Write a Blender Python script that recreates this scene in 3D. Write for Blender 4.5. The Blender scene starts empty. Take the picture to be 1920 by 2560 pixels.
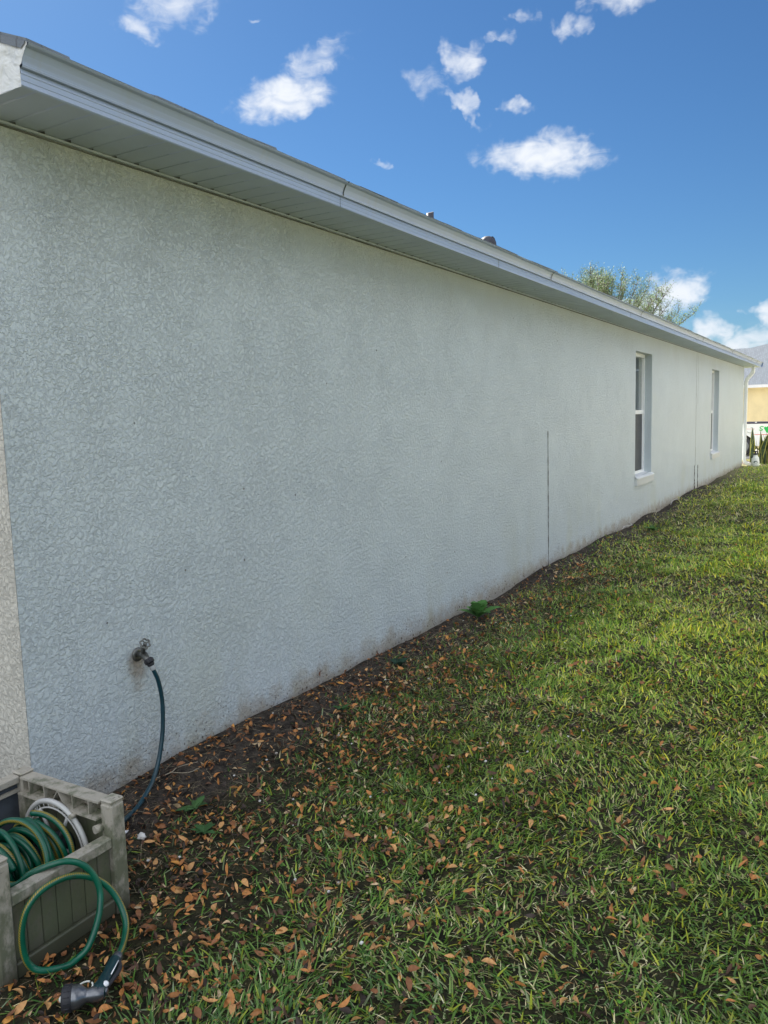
import bpy, math, random
import numpy as np
from mathutils import Vector, Matrix
random.seed(7); RNG = np.random.default_rng(7)
sc = bpy.context.scene
COL = sc.collection
R = math.radians

# ------------------------------------------------------------------ camera
cam_d = bpy.data.cameras.new('camera'); cam = bpy.data.objects.new('camera', cam_d); COL.objects.link(cam)
cam_d.sensor_fit = 'VERTICAL'; cam_d.sensor_height = 24.0; cam_d.lens = 18.738
cam_d.clip_start = 0.05; cam_d.clip_end = 3000
fw = Vector((.8541, .5071, -.1167)).normalized()
rt = Vector((.5078, -.8610, -.0283)); rt = (rt - rt.dot(fw)*fw).normalized()
up = rt.cross(fw)
M = Matrix((rt, up, -fw)).transposed().to_4x4(); M.translation = Vector((-1.7626, -2.6012, 1.5089))
cam.matrix_world = M
sc.camera = cam
sc.view_settings.view_transform = 'Standard'; sc.view_settings.look = 'None'
sc.view_settings.exposure = 1.52; sc.view_settings.gamma = 1.0

# ------------------------------------------------------------------ node helpers
class N:
    def __init__(s, tree): s.t = tree; s.n = tree.nodes; s.l = tree.links
    def new(s, typ, **kw):
        n = s.n.new(typ)
        for k, v in kw.items(): setattr(n, k, v)
        return n
    def set(s, sock, v):
        if isinstance(v, bpy.types.NodeSocket): s.l.new(v, sock)
        elif v is not None: sock.default_value = v
    def math(s, op, a, b=None, c=None, clamp=False):
        n = s.new('ShaderNodeMath', operation=op, use_clamp=clamp)
        s.set(n.inputs[0], a)
        if b is not None: s.set(n.inputs[1], b)
        if c is not None: s.set(n.inputs[2], c)
        return n.outputs[0]
    def ramp(s, v, a, b, c=0., d=1., smooth=True):
        n = s.new('ShaderNodeMapRange'); n.interpolation_type = 'SMOOTHSTEP' if smooth else 'LINEAR'
        n.clamp = True if not smooth else n.clamp
        s.set(n.inputs['Value'], v); n.inputs['From Min'].default_value = a; n.inputs['From Max'].default_value = b
        n.inputs['To Min'].default_value = c; n.inputs['To Max'].default_value = d
        return n.outputs[0]
    def noise(s, vec, scale, detail=3, rough=.55, dist=0., out=0):
        n = s.new('ShaderNodeTexNoise'); s.set(n.inputs['Vector'], vec); n.inputs['Scale'].default_value = scale
        n.inputs['Detail'].default_value = detail; n.inputs['Roughness'].default_value = rough; n.inputs['Distortion'].default_value = dist
        return n.outputs[out]
    def mix(s, f, a, b, typ='MIX'):
        n = s.new('ShaderNodeMix', data_type='RGBA', blend_type=typ); s.set(n.inputs[0], f)
        s.set(n.inputs[6], a if not isinstance(a, tuple) else (*a, 1) if len(a) == 3 else a)
        s.set(n.inputs[7], b if not isinstance(b, tuple) else (*b, 1) if len(b) == 3 else b)
        return n.outputs[2]
    def mapping(s, vec, loc=(0,0,0), rot=(0,0,0), scale=(1,1,1), typ='POINT'):
        n = s.new('ShaderNodeMapping', vector_type=typ); s.set(n.inputs[0], vec)
        n.inputs[1].default_value = loc; n.inputs[2].default_value = rot; n.inputs[3].default_value = scale
        return n.outputs[0]
    def bump(s, h, strength, dist, normal=None):
        n = s.new('ShaderNodeBump'); s.set(n.inputs['Height'], h); n.inputs['Strength'].default_value = strength
        n.inputs['Distance'].default_value = dist
        if normal is not None: s.set(n.inputs['Normal'], normal)
        return n.outputs[0]

# ------------------------------------------------------------------ world: sky and clouds
SUN_AZ, SUN_EL = 62.0, 40.0          # azimuth counter-clockwise from +X
w = bpy.data.worlds.new('World'); sc.world = w; w.use_nodes = True
t = N(w.node_tree); t.n.clear()
sky = t.new('ShaderNodeTexSky', sky_type='NISHITA'); sky.sun_disc = False
sky.sun_elevation = R(SUN_EL); sky.sun_rotation = R(90-SUN_AZ)
sky.air_density = 1.05; sky.dust_density = .25; sky.ozone_density = 2.6; sky.altitude = 0
tc = t.new('ShaderNodeTexCoord')
sep = t.new('ShaderNodeSeparateXYZ'); t.l.new(tc.outputs['Generated'], sep.inputs[0])
az = t.math('MULTIPLY', t.math('ARCTAN2', sep.outputs[1], sep.outputs[0]), 57.2958)
el = t.math('MULTIPLY', t.math('ARCSINE', sep.outputs[2]), 57.2958)
cmb = t.new('ShaderNodeCombineXYZ'); t.l.new(az, cmb.inputs[0]); t.l.new(el, cmb.inputs[1])
AE = cmb.outputs[0]
wn = t.noise(AE, .6, 3, .55, out=1)
vs = t.new('ShaderNodeVectorMath', operation='SUBTRACT'); t.l.new(wn, vs.inputs[0]); vs.inputs[1].default_value = (.5, .5, .5)
vm = t.new('ShaderNodeVectorMath', operation='MULTIPLY_ADD'); t.l.new(vs.outputs[0], vm.inputs[0]); vm.inputs[1].default_value = (4.6, 2.2, 0); t.l.new(AE, vm.inputs[2])
P = vm.outputs[0]
# az, el, semi-axes (deg), rotation, density
CL = [(43.6, 25.6, 3.0, 1.3, -8, .62), (46, 24.0, 1.5, .65, 6, .62), (36.7, 20.7, 3.2, 1.15, -6, 1.0), (34.6, 22.7, 2.6, 1.0, -20, .55),
      (24.5, 22.4, 1.55, .95, 0, .85), (27.0, 21.4, 1.9, .8, 18, .42), (22.3, 23.5, 1.2, .4, -15, .42), (24.4, 20.0, 1.7, .4, 38, .60),
      (21.1, 19.8, .95, .45, 0, .55), (19.5, 16.8, 4.0, 1.15, 4, 1.0), (18.0, 16.9, 2.2, 1.3, 14, .9), (30.2, 16.8, .75, .25, 0, .5), (17.5, 23.6, 1.2, .75, -15, .58),
      (14.4, 24.8, 2.3, .7, 0, .66), (20.4, 24.6, .9, .6, 0, .4), (10.6, 7.5, 1.9, 1.3, 0, 1.05), (12.6, 6.6, 2.6, 1.1, 0, .9), (8.3, 4.9, 1.5, .9, 20, .8),
      (5.9, 4.3, 2.8, .9, -6, .85), (5.0, 5.9, 1.3, .8, 0, .9), (38.6, 24.9, .7, .25, 0, .35),
      (-14, 12, 7, 2.4, 6, 1.0), (-38, 20, 8, 3, -8, 1.0), (-60, 9, 12, 3, 0, 1.0), (-85, 26, 9, 4, 10, 1.0), (-110, 12, 10, 3, 0, .9), (-150, 18, 12, 4, 0, .9), (95, 30, 8, 4, 0, .9), (140, 14, 12, 4, 0, .9)]
acc = None
for (a0, e0, sa, se, ro, de) in CL:
    m = t.mapping(P, (a0, e0, 0), (0, 0, R(ro)), (sa*1.22, se*1.25, 1), 'TEXTURE')
    vl = t.new('ShaderNodeVectorMath', operation='LENGTH'); t.l.new(m, vl.inputs[0])
    d = t.ramp(vl.outputs['Value'], 1.25, .15, 0, de)
    acc = d if acc is None else t.math('MAXIMUM', acc, d)
nf = t.noise(t.mapping(AE, (0, 0, 0), (0, 0, .35), (1, 1.9, 1)), .62, 7, .56, .9)
dens = t.math('ADD', acc, t.math('MULTIPLY', t.math('SUBTRACT', nf, .5), 1.05))
dens = t.math('MULTIPLY', dens, t.ramp(acc, .02, .28))
cover = t.ramp(dens, .0, 1.22, 0, 1.0)
# low pale bank near the horizon
bank = t.math('MULTIPLY', t.ramp(el, 7.0, 1.0), t.ramp(t.noise(t.mapping(AE, scale=(1, 2.2, 1)), .33, 6, .6), .44, .68, .04, .45))
# added broken cloud field out of view, brightened to fill wall and lawn
high = t.math('MULTIPLY', t.ramp(t.noise(tc.outputs['Generated'], 3.2, 7, .6), .44, .60), t.math('MAXIMUM', t.ramp(az, -8, -25), t.ramp(az, 95, 120)))
high = t.math('MAXIMUM', high, t.math('MULTIPLY', t.ramp(t.noise(tc.outputs['Generated'], 4.2, 7, .6), .44, .60), t.ramp(el, 42, 52)))
high = t.math('MULTIPLY', high, t.ramp(el, 12, 26))
behind = t.math('MULTIPLY', t.ramp(t.noise(tc.outputs['Generated'], 2.6, 7, .6), .36, .56), t.ramp(sep.outputs[0], -.25, -.6))
behind = t.math('MULTIPLY', behind, t.ramp(el, 4, 14))
high = t.math('MAXIMUM', high, behind)
bank = t.math('MAXIMUM', bank, high)
cover = t.math('MAXIMUM', cover, bank)
SKYS = .050
bg = t.new('ShaderNodeBackground'); bg.inputs[1].default_value = SKYS
hs = t.new('ShaderNodeHueSaturation'); hs.inputs['Saturation'].default_value = 1.08; t.l.new(sky.outputs[0], hs.inputs['Color'])
tint = t.mix(1.0, hs.outputs[0], (.355, .53, .68), 'MULTIPLY')
t.l.new(tint, bg.inputs[0])
cbg = t.new('ShaderNodeBackground'); cbg.inputs[0].default_value = (.90, .94, 1.0, 1); t.l.new(t.math('ADD', .36, t.math('MULTIPLY', high, .56)), cbg.inputs[1])
mx = t.new('ShaderNodeMixShader'); t.l.new(cover, mx.inputs[0]); t.l.new(bg.outputs[0], mx.inputs[1]); t.l.new(cbg.outputs[0], mx.inputs[2])
wo = t.new('ShaderNodeOutputWorld'); t.l.new(mx.outputs[0], wo.inputs[0])

# ------------------------------------------------------------------ sun
sl = bpy.data.lights.new('sun', 'SUN'); sl.energy = 4.9; sl.angle = R(.6); sl.color = (1, .95, .86)
so = bpy.data.objects.new('sun', sl); COL.objects.link(so)
sd = Vector((math.cos(R(SUN_AZ))*math.cos(R(SUN_EL)), math.sin(R(SUN_AZ))*math.cos(R(SUN_EL)), math.sin(R(SUN_EL))))
so.rotation_euler = sd.to_track_quat('Z', 'Y').to_euler(); so.location = (0, 0, 30)

# ------------------------------------------------------------------ materials
def mat(name):
    m = bpy.data.materials.new(name); m.use_nodes = True
    k = N(m.node_tree); b = k.n['Principled BSDF']
    c = k.new('ShaderNodeTexCoord')
    return m, k, b, c.outputs['Object'], c
def simple(name, col, rough=.5, metal=0., var=.12, vscale=14, bump=0., bscale=60, spec=.5, dark=None):
    m, k, b, o, c = mat(name)
    f = k.ramp(k.noise(o, vscale, 5, .6), .3, .7)
    c1 = tuple(x*(1-var) for x in col); c2 = tuple(min(1, x*(1+var)) for x in col)
    cc = k.mix(f, c1, c2)
    if dark: cc = k.mix(k.ramp(k.noise(o, vscale*.4, 6, .7), .52, .72, 0, .8), cc, dark)
    k.set(b.inputs['Base Color'], cc); b.inputs['Roughness'].default_value = rough; b.inputs['Metallic'].default_value = metal
    b.inputs['Specular IOR Level'].default_value = spec
    if bump: k.set(b.inputs['Normal'], k.bump(k.noise(o, bscale, 4), 1.0, bump))
    return m
def attr_mat(name, rough=.5, transl=.0, spec=.4):
    m, k, b, o, c = mat(name)
    a = k.new('ShaderNodeAttribute'); a.attribute_name = 'Col'
    k.set(b.inputs['Base Color'], a.outputs['Color']); b.inputs['Roughness'].default_value = rough
    b.inputs['Specular IOR Level'].default_value = spec
    if transl:
        tr = k.new('ShaderNodeBsdfTranslucent'); k.l.new(a.outputs['Color'], tr.inputs[0])
        ms = k.new('ShaderNodeMixShader'); ms.inputs[0].default_value = transl
        out = k.n['Material Output']; k.l.new(b.outputs[0], ms.inputs[1]); k.l.new(tr.outputs[0], ms.inputs[2]); k.l.new(ms.outputs[0], out.inputs[0])
    return m

def stucco(name, base, bumpd=.0035, stains=False, warm=(.60, .55, .45)):
    m, k, b, o, c = mat(name)
    wv = k.noise(o, 9, 2, out=1)
    # knock-down texture: warped noise turned into flattened islands with ridged edges
    n1 = k.noise(o, 50, 5, .66, .5)
    n2 = k.noise(o, 115, 3, .6, .6)
    pl = k.ramp(n1, .42, .60)
    fine = k.math('MULTIPLY', n2, .95)
    n3 = k.noise(o, 240, 2, .5)
    vo = k.new('ShaderNodeTexVoronoi', feature='DISTANCE_TO_EDGE'); k.set(vo.inputs['Vector'], k.mix(.06, o, wv)); vo.inputs['Scale'].default_value = 60
    ridge = k.math('MULTIPLY', k.ramp(vo.outputs['Distance'], 0, .16, .10, 0), k.ramp(k.noise(o, 15, 2), .52, .62))
    amp = k.ramp(k.noise(o, 3.1, 5, .65), .32, .68, .62, 1.0)
    h = k.math('ADD', k.math('ADD', pl, fine), k.math('MULTIPLY', n3, .12))
    h = k.math('MULTIPLY', k.math('ADD', h, ridge), amp)
    big = k.noise(o, 1.1, 4, .6)
    sx = k.new('ShaderNodeSeparateXYZ'); k.l.new(o, sx.inputs[0])
    col = k.mix(k.ramp(big, .3, .7), tuple(x*.97 for x in base), tuple(min(1, x*1.03) for x in base))
    col = k.mix(k.ramp(k.noise(o, 5.5, 5, .65), .5, .75, 0, .07), col, tuple(x*.8 for x in base))
    # pits of the texture slightly darker
    col = k.mix(k.math('MULTIPLY', k.math('SUBTRACT', 1.0, pl), .02), col, tuple(x*.55 for x in base))
    if stains:
        z = sx.outputs[2]; x = sx.outputs[0]
        # soil splash along the foot of the wall, ragged
        ne = k.noise(o, 7, 6, .7)
        fe = k.math('SUBTRACT', k.math('MULTIPLY', ne, .42), z)
        col = k.mix(k.ramp(fe, .04, .22, 0, .75), col, (.33, .27, .20))
        nm = k.noise(k.mapping(o, scale=(1.6, 1, .7)), 1.1, 5, .65)
        col = k.mix(k.math('MULTIPLY', k.ramp(z, .9, .1), k.ramp(nm, .45, .68, 0, .24)), col, (.44, .45, .28))
        # mildew film under the soffit, broken by noise
        col = k.mix(k.math('MULTIPLY', k.ramp(z, 1.9, 2.55), k.ramp(k.noise(k.mapping(o, scale=(1, 1, .6)), 1.6, 5, .7), .36, .7, .10, .24)), col, (.34, .30, .25))
        # vertical water streaks
        st = k.noise(k.mapping(o, scale=(7, 1, .25)), 2.2, 5, .65)
        col = k.mix(k.math('MULTIPLY', k.ramp(st, .56, .74, 0, .08), k.ramp(z, .7, 2.4)), col, (.40, .38, .33))
        # damp brown patch round the tap
        dx = k.math('SUBTRACT', x, .535); dz = k.math('SUBTRACT', z, .525)
        dz2 = k.math('MULTIPLY', dz, k.ramp(dz, -.01, .01, .42, 1.25, False))
        rr = k.math('SQRT', k.math('ADD', k.math('MULTIPLY', dx, dx), k.math('MULTIPLY', dz2, dz2)))
        rr = k.math('ADD', rr, k.math('MULTIPLY', k.math('SUBTRACT', k.noise(o, 22, 5, .7), .5), .09))
        col = k.mix(k.ramp(rr, .075, .015, 0, .85), col, (.25, .20, .15))
        # flaked paint specks and tiny dark holes
        vp = k.new('ShaderNodeTexVoronoi'); k.set(vp.inputs['Vector'], o); vp.inputs['Scale'].default_value = 5.5; vp.inputs['Randomness'].default_value = 1
        col = k.mix(k.ramp(vp.outputs['Distance'], .045, .03, 0, .8), col, (.10, .09, .08))
        # rough mud crumbs
        cr = k.math('MULTIPLY', k.ramp(k.noise(o, 60, 3, .6), .58, .66), k.ramp(k.math('ADD', z, k.math('MULTIPLY', k.noise(o, 3, 4), -.3)), .05, -.10))
        col = k.mix(k.math('MULTIPLY', cr, .9), col, (.07, .055, .045))
    k.set(b.inputs['Base Color'], col); b.inputs['Roughness'].default_value = .42; b.inputs['Specular IOR Level'].default_value = .5
    k.set(b.inputs['Normal'], k.bump(h, 1.0, bumpd))
    return m

M_STUCCO = stucco('stucco_side', (.555, .615, .65), .0036, True)
M_STUCCO_B = stucco('stucco_back_lit', (.64, .61, .53), .005)  # warmer, lighter copy of the side stucco, bounced light put into its colour
M_SILL = stucco('stucco_sill', (.62, .63, .62), .003)
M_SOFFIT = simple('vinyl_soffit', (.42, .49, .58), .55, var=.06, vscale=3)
M_ALU = None
def alu(name, base, wr=.0, dirt=.3):
    m, k, b, o, c = mat(name)
    st = k.noise(k.mapping(o, scale=(.35, 9, 30)), 3, 5, .6)
    col = k.mix(k.ramp(st, .35, .7), tuple(x*.93 for x in base), tuple(min(1, x*1.03) for x in base))
    dr = k.noise(k.mapping(o, scale=(9, 1, 1.2)), 1.6, 6, .7)
    col = k.mix(k.ramp(dr, .5, .78, 0, dirt), col, (.36, .36, .36))
    k.set(b.inputs['Base Color'], col); b.inputs['Roughness'].default_value = .38
    if wr:
        h = k.noise(o, 9, 3, .5, 1.2); k.set(b.inputs['Normal'], k.bump(h, 1, wr))
    else:
        k.set(b.inputs['Normal'], k.bump(k.noise(k.mapping(o, scale=(.6, 1, 1)), 4, 3), .7, .004))
    return m
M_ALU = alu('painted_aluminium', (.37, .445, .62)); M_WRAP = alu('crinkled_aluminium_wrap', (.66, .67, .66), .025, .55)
M_DS = alu('downspout_paint', (.84, .84, .83), 0, .12)
M_SEAM = simple('dark_seam', (.06, .065, .07), .8)
M_CRACK = simple('rusty_joint_gap', (.07, .06, .055), .9, vscale=30, var=.4)
def shingle():
    m, k, b, o, c = mat('asphalt_shingle')
    br = k.new('ShaderNodeTexBrick'); k.set(br.inputs['Vector'], o); br.inputs['Scale'].default_value = 3.2
    br.inputs['Color1'].default_value = (.10, .12, .145, 1); br.inputs['Color2'].default_value = (.16, .185, .22, 1); br.inputs['Mortar'].default_value = (.04, .04, .045, 1)
    br.inputs['Mortar Size'].default_value = .012
    cc = k.mix(k.noise(o, 60, 4), br.outputs[0], (.17, .19, .22)); k.set(b.inputs['Base Color'], cc); b.inputs['Roughness'].default_value = .9
    k.set(b.inputs['Normal'], k.bump(k.noise(o, 200, 2), 1, .002))
    return m
M_SHINGLE = shingle()
M_VENT = simple('grey_vent', (.035, .035, .05), .6)
M_FRAME = simple('white_vinyl_frame', (.78, .79, .80), .4, var=.04)
M_SILLTOP = simple('white_sill_paint', (.72, .74, .76), .45, var=.06, vscale=6)
def glass():
    m, k, b, o, c = mat('window_glass')
    b.inputs['Base Color'].default_value = (.9, .95, .95, 1); b.inputs['Roughness'].default_value = .02
    b.inputs['Transmission Weight'].default_value = 1.0; b.inputs['IOR'].default_value = 1.45
    return m
M_GLASS = glass()
M_SCREEN = simple('insect_screen', (.045, .05, .06), .65, var=.25, vscale=3)
M_BLIND = simple('blind', (.50, .53, .51), .6, var=.1, vscale=3)
M_ROOM = simple('dim_room', (.10, .10, .10), .8)
def soil():
    m, k, b, o, c = mat('soil_and_thatch')
    n = k.noise(o, 22, 7, .7); n2 = k.noise(o, 2.2, 4); sx = k.new('ShaderNodeSeparateXYZ'); k.l.new(o, sx.inputs[0])
    bare = k.mix(k.ramp(n, .3, .72), (.014, .011, .009), (.095, .078, .064))
    th = k.mix(k.ramp(n, .3, .7), (.008, .009, .005), (.06, .055, .026))
    lawn = k.mix(k.ramp(k.noise(o, 60, 5, .7), .35, .7), (.12, .13, .045), (.42, .38, .22))
    e = k.math('ADD', sx.outputs[1], k.math('MULTIPLY', n2, .5))
    col = k.mix(k.ramp(e, -.25, .0), th, bare)
    farx = k.ramp(sx.outputs[0], 14, 21); fary = k.ramp(sx.outputs[1], -3.0, -4.2)
    col = k.mix(k.math('MAXIMUM', farx, fary), col, lawn)
    dry = k.mix(k.ramp(n, .3, .7), (.30, .29, .08), (.55, .50, .20))
    col = k.mix(k.ramp(sx.outputs[0], 23, 24.5), col, dry)
    k.set(b.inputs['Base Color'], col); b.inputs['Roughness'].default_value = .95; b.inputs['Specular IOR Level'].default_value = .2
    k.set(b.inputs['Normal'], k.bump(k.math('ADD', n, k.math('MULTIPLY', k.noise(o, 90, 3), .4)), 1, .03))
    return m
M_SOIL = soil()
M_GRASS = attr_mat('grass_blades', .36, .28, .38)
M_LEAF = attr_mat('dead_leaves', .55, .12, .35)
M_GREENLEAF = attr_mat('green_leaves', .55, .30, .25)
M_BARK = simple('bark', (.17, .14, .12), .9, bump=.01, bscale=20)
M_CONC = simple('concrete', (.42, .40, .37), .9, vscale=2)
M_YELLOW = simple('yellow_stucco', (.84, .69, .40), .8, var=.07, vscale=1.3, bump=.004, bscale=30)
M_WHITE = simple('white_paint', (.80, .80, .81), .45, var=.03)
M_TRUCK = simple('white_car_paint', (.88, .88, .93), .22, var=.02, vscale=1)
M_BLACK = simple('black_rubber', (.022, .022, .027), .6, var=.3)
M_NAVY = simple('dark_bed_cap', (.035, .03, .06), .45)
M_RIM = simple('steel_rim', (.22, .23, .27), .35, metal=.6)
M_RED = simple('red_stripe', (.70, .05, .08), .4, var=.03)
M_GREEN = simple('green_decal', (.02, .50, .10), .4, var=.05)
M_DKGREEN = simple('dark_green_decal', (.02, .22, .13), .4, var=.05)
M_TINT = simple('tinted_glass', (.03, .035, .045), .08)
M_GREY = simple('grey_plastic', (.35, .36, .37), .5)
M_POLY = simple('translucent_white_tank', (.72, .74, .72), .4, var=.05)
M_SILVER = simple('silver_plastic', (.15, .155, .165), .28, metal=.75, var=.15, vscale=25)
M_TEAL = simple('dark_teal_rubber', (.004, .032, .038), .38, var=.25, vscale=30)
M_PALE = simple('pale_plastic', (.62, .62, .55), .5)
M_STONE = simple('pale_stone', (.62, .60, .57), .8, bump=.004, bscale=40)
M_MULCH = simple('mulch', (.09, .07, .055), .95, var=.5, vscale=20, bump=.02, bscale=25)
M_BRASS = simple('tarnished_brass', (.15, .15, .14), .4, metal=.7, var=.35, vscale=40)
def boxplastic(name, base):
    m, k, b, o, c = mat(name)
    col = k.mix(k.ramp(k.noise(o, 12, 5, .6), .3, .7), tuple(x*.85 for x in base), base)
    g = k.noise(k.mapping(o, scale=(1, 1, .6)), 17, 6, .7)
    sx = k.new('ShaderNodeSeparateXYZ'); k.l.new(o, sx.inputs[0])
    low = k.ramp(sx.outputs[2], .37, .12, .0, .45)
    col = k.mix(k.ramp(k.math('ADD', g, k.math('MULTIPLY', low, .35)), .50, .70, 0, .80), col, (.085, .10, .052))
    col = k.mix(k.ramp(k.noise(o, 55, 4, .7), .60, .72, 0, .7), col, (.06, .055, .04))
    col = k.mix(k.ramp(sx.outputs[2], .09, .0, 0, .8), col, (.045, .045, .028))
    k.set(b.inputs['Base Color'], col); b.inputs['Roughness'].default_value = .6
    k.set(b.inputs['Normal'], k.bump(k.noise(o, 90, 3), .6, .0012))
    return m
M_BOX = boxplastic('weathered_beige_plastic', (.38, .345, .285))
M_PANEL = boxplastic('mildewed_panel_plastic', (.125, .12, .085))
M_BOXIN = simple('dark_inner_plastic', (.055, .065, .08), .6, var=.25)
M_WHEEL = simple('reel_wheel_plastic', (.46, .455, .43), .45, var=.1)
def hosemat(name, col, stripe, sa=(.02, .17), dash=True, width=.0):
    m, k, b, o, c = mat(name)
    uv = k.new('ShaderNodeUVMap'); sx = k.new('ShaderNodeSeparateXYZ'); k.l.new(uv.outputs[0], sx.inputs[0])
    u, v = sx.outputs[0], sx.outputs[1]
    inb = k.math('MULTIPLY', k.math('GREATER_THAN', v, sa[0]), k.math('LESS_THAN', v, sa[1]))
    if dash:
        ph = k.math('FRACT', k.math('ADD', k.math('MULTIPLY', u, 150), k.math('MULTIPLY', v, 7)))
        inb = k.math('MULTIPLY', inb, k.ramp(ph, .35, .6, .25, 1))
    c0 = k.mix(k.ramp(k.noise(o, 9, 5, .7), .35, .75), tuple(x*.75 for x in col), tuple(x*1.2 for x in col))
    c0 = k.mix(k.ramp(k.noise(o, 40, 5, .7), .58, .72, 0, .45), c0, (.06, .055, .035))
    k.set(b.inputs['Base Color'], k.mix(inb, c0, stripe)); b.inputs['Roughness'].default_value = .30
    return m
M_HOSE = hosemat('green_hose_vinyl', (.002, .095, .052), (.30, .20, .02))
M_LEAD = hosemat('blue_green_hose_vinyl', (.006, .04, .058), (.42, .52, .50), (.30, .37), False)

# ------------------------------------------------------------------ mesh helpers
class MB:
    def __init__(s): s.v = []; s.f = []; s.uv = {}; s.smooth = []; s.mi = []
    def add(s, vs, fs, smooth=False, mi=0):
        o = len(s.v); s.v += [tuple(p) for p in vs]
        for f in fs: s.f.append(tuple(i+o for i in f)); s.smooth.append(smooth); s.mi.append(mi)
    def box(s, x0, x1, y0, y1, z0, z1, mi=0, bev=0.):
        if bev:
            b = min(bev, (x1-x0)*.4, (y1-y0)*.4, (z1-z0)*.4)
            import itertools
            vs = []; idx = {}
            for sx_, sy_, sz_ in itertools.product((0, 1), repeat=3):
                X = (x0, x1)[sx_]; Y = (y0, y1)[sy_]; Z = (z0, z1)[sz_]
                dx = b*(1 if sx_ == 0 else -1); dy = b*(1 if sy_ == 0 else -1); dz = b*(1 if sz_ == 0 else -1)
                for a in range(3):
                    idx[(sx_, sy_, sz_, a)] = len(vs)
                    vs.append((X+(dx if a != 0 else 0), Y+(dy if a != 1 else 0), Z+(dz if a != 2 else 0)))
            fs = []
            for a in range(3):
                o1, o2 = [q for q in range(3) if q != a]
                for sd_ in (0, 1):
                    q = []
                    for (u_, v_) in ((0, 0), (1, 0), (1, 1), (0, 1)):
                        kk = [0, 0, 0]; kk[a] = sd_; kk[o1] = u_; kk[o2] = v_; q.append(idx[(*kk, a)])
                    fs.append(q)
            for a in range(3):
                o1, o2 = [q for q in range(3) if q != a]
                for u_, v_ in itertools.product((0, 1), repeat=2):
                    k0 = [0, 0, 0]; k1 = [0, 0, 0]; k0[a] = 0; k1[a] = 1
                    k0[o1] = k1[o1] = u_; k0[o2] = k1[o2] = v_
                    fs.append([idx[(*k0, o1)], idx[(*k1, o1)], idx[(*k1, o2)], idx[(*k0, o2)]])
            for c_ in itertools.product((0, 1), repeat=3): fs.append([idx[(*c_, 0)], idx[(*c_, 1)], idx[(*c_, 2)]])
            s.add(vs, fs, False, mi); return s
        vs = [(x, y, z) for x in (x0, x1) for y in (y0, y1) for z in (z0, z1)]
        s.add(vs, [(0, 1, 3, 2), (4, 6, 7, 5), (0, 4, 5, 1), (2, 3, 7, 6), (0, 2, 6, 4), (1, 5, 7, 3)], False, mi); return s
    def poly(s, pts, mi=0): s.add(pts, [tuple(range(len(pts)))], False, mi); return s
    def tube(s, pts, r, seg=10, sub=0, caps=True, mi=0, v0=0., twist=0.):
        P_ = [Vector(p) for p in pts]
        if sub:
            Q = []; RR = []
            rr = r if hasattr(r, '__len__') else [r]*len(P_)
            for i in range(len(P_)-1):
                a = P_[max(i-1, 0)]; b = P_[i]; c = P_[i+1]; d = P_[min(i+2, len(P_)-1)]
                for j in range(sub):
                    u = j/sub
                    Q.append(.5*((2*b)+(-a+c)*u+(2*a-5*b+4*c-d)*u*u+(-a+3*b-3*c+d)*u**3)); RR.append(rr[i]*(1-u)+rr[i+1]*u)
            Q.append(P_[-1]); RR.append(rr[-1]); P_ = Q; r = RR
        n = len(P_); rr = r if hasattr(r, '__len__') else [r]*n
        T = [(P_[min(i+1, n-1)]-P_[max(i-1, 0)]).normalized() for i in range(n)]
        nrm = T[0].orthogonal().normalized(); vs = []; base = len(s.v); dist = 0.
        for i in range(n):
            nrm = (nrm - nrm.dot(T[i])*T[i]).normalized(); bi = T[i].cross(nrm)
            if i: dist += (P_[i]-P_[i-1]).length
            for j in range(seg):
                a = 2*math.pi*j/seg + twist*dist
                vs.append(P_[i]+rr[i]*(math.cos(a)*nrm+math.sin(a)*bi))
            s.v += [tuple(p) for p in vs[-seg:]]
            T[i] = T[i]; P_[i] = P_[i]
            if i:
                for j in range(seg):
                    k1 = (j+1) % seg; o0 = base+(i-1)*seg; o1 = base+i*seg
                    s.uv[len(s.f)] = [(pd, (j/seg+v0) % 1.0001), (pd, ((j/seg+v0) % 1.0001)+1/seg), (dist, ((j/seg+v0) % 1.0001)+1/seg), (dist, (j/seg+v0) % 1.0001)]
                    s.f.append((o0+j, o0+k1, o1+k1, o1+j)); s.smooth.append(True); s.mi.append(mi)
            pd = dist
        if caps:
            s.f.append(tuple(base+j for j in range(seg-1, -1, -1))); s.smooth.append(False); s.mi.append(mi)
            s.f.append(tuple(base+(n-1)*seg+j for j in range(seg))); s.smooth.append(False); s.mi.append(mi)
        return s
    def lathe(s, prof, M_=None, seg=20, mi=0, smooth=True):
        vs = []; fs = []
        for r_, z_ in prof:
            for j in range(seg):
                a = 2*math.pi*j/seg; p = Vector((r_*math.cos(a), r_*math.sin(a), z_)); vs.append(M_ @ p if M_ else p)
        for i in range(len(prof)-1):
            for j in range(seg): fs.append((i*seg+j, i*seg+(j+1) % seg, (i+1)*seg+(j+1) % seg, (i+1)*seg+j))
        s.add(vs, fs, smooth, mi); s.add([vs[j] for j in range(seg)], [tuple(range(seg-1, -1, -1))], False, mi)
        s.add([vs[(len(prof)-1)*seg+j] for j in range(seg)], [tuple(range(seg))], False, mi); return s
    def extrude(s, poly2, axis, a0, a1, mi=0, inv=False):
        # poly2: points in the two remaining axes (in order); closed prism along axis
        def mk(p, a):
            q = list(p); q.insert(axis, a); return tuple(q)
        n = len(poly2); vs = [mk(p, a0) for p in poly2]+[mk(p, a1) for p in poly2]
        fs = [tuple(range(n)), tuple(range(2*n-1, n-1, -1))]+[(i, i+n, (i+1) % n+n, (i+1) % n) for i in range(n)]
        s.add(vs, fs, False, mi); return s
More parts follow.
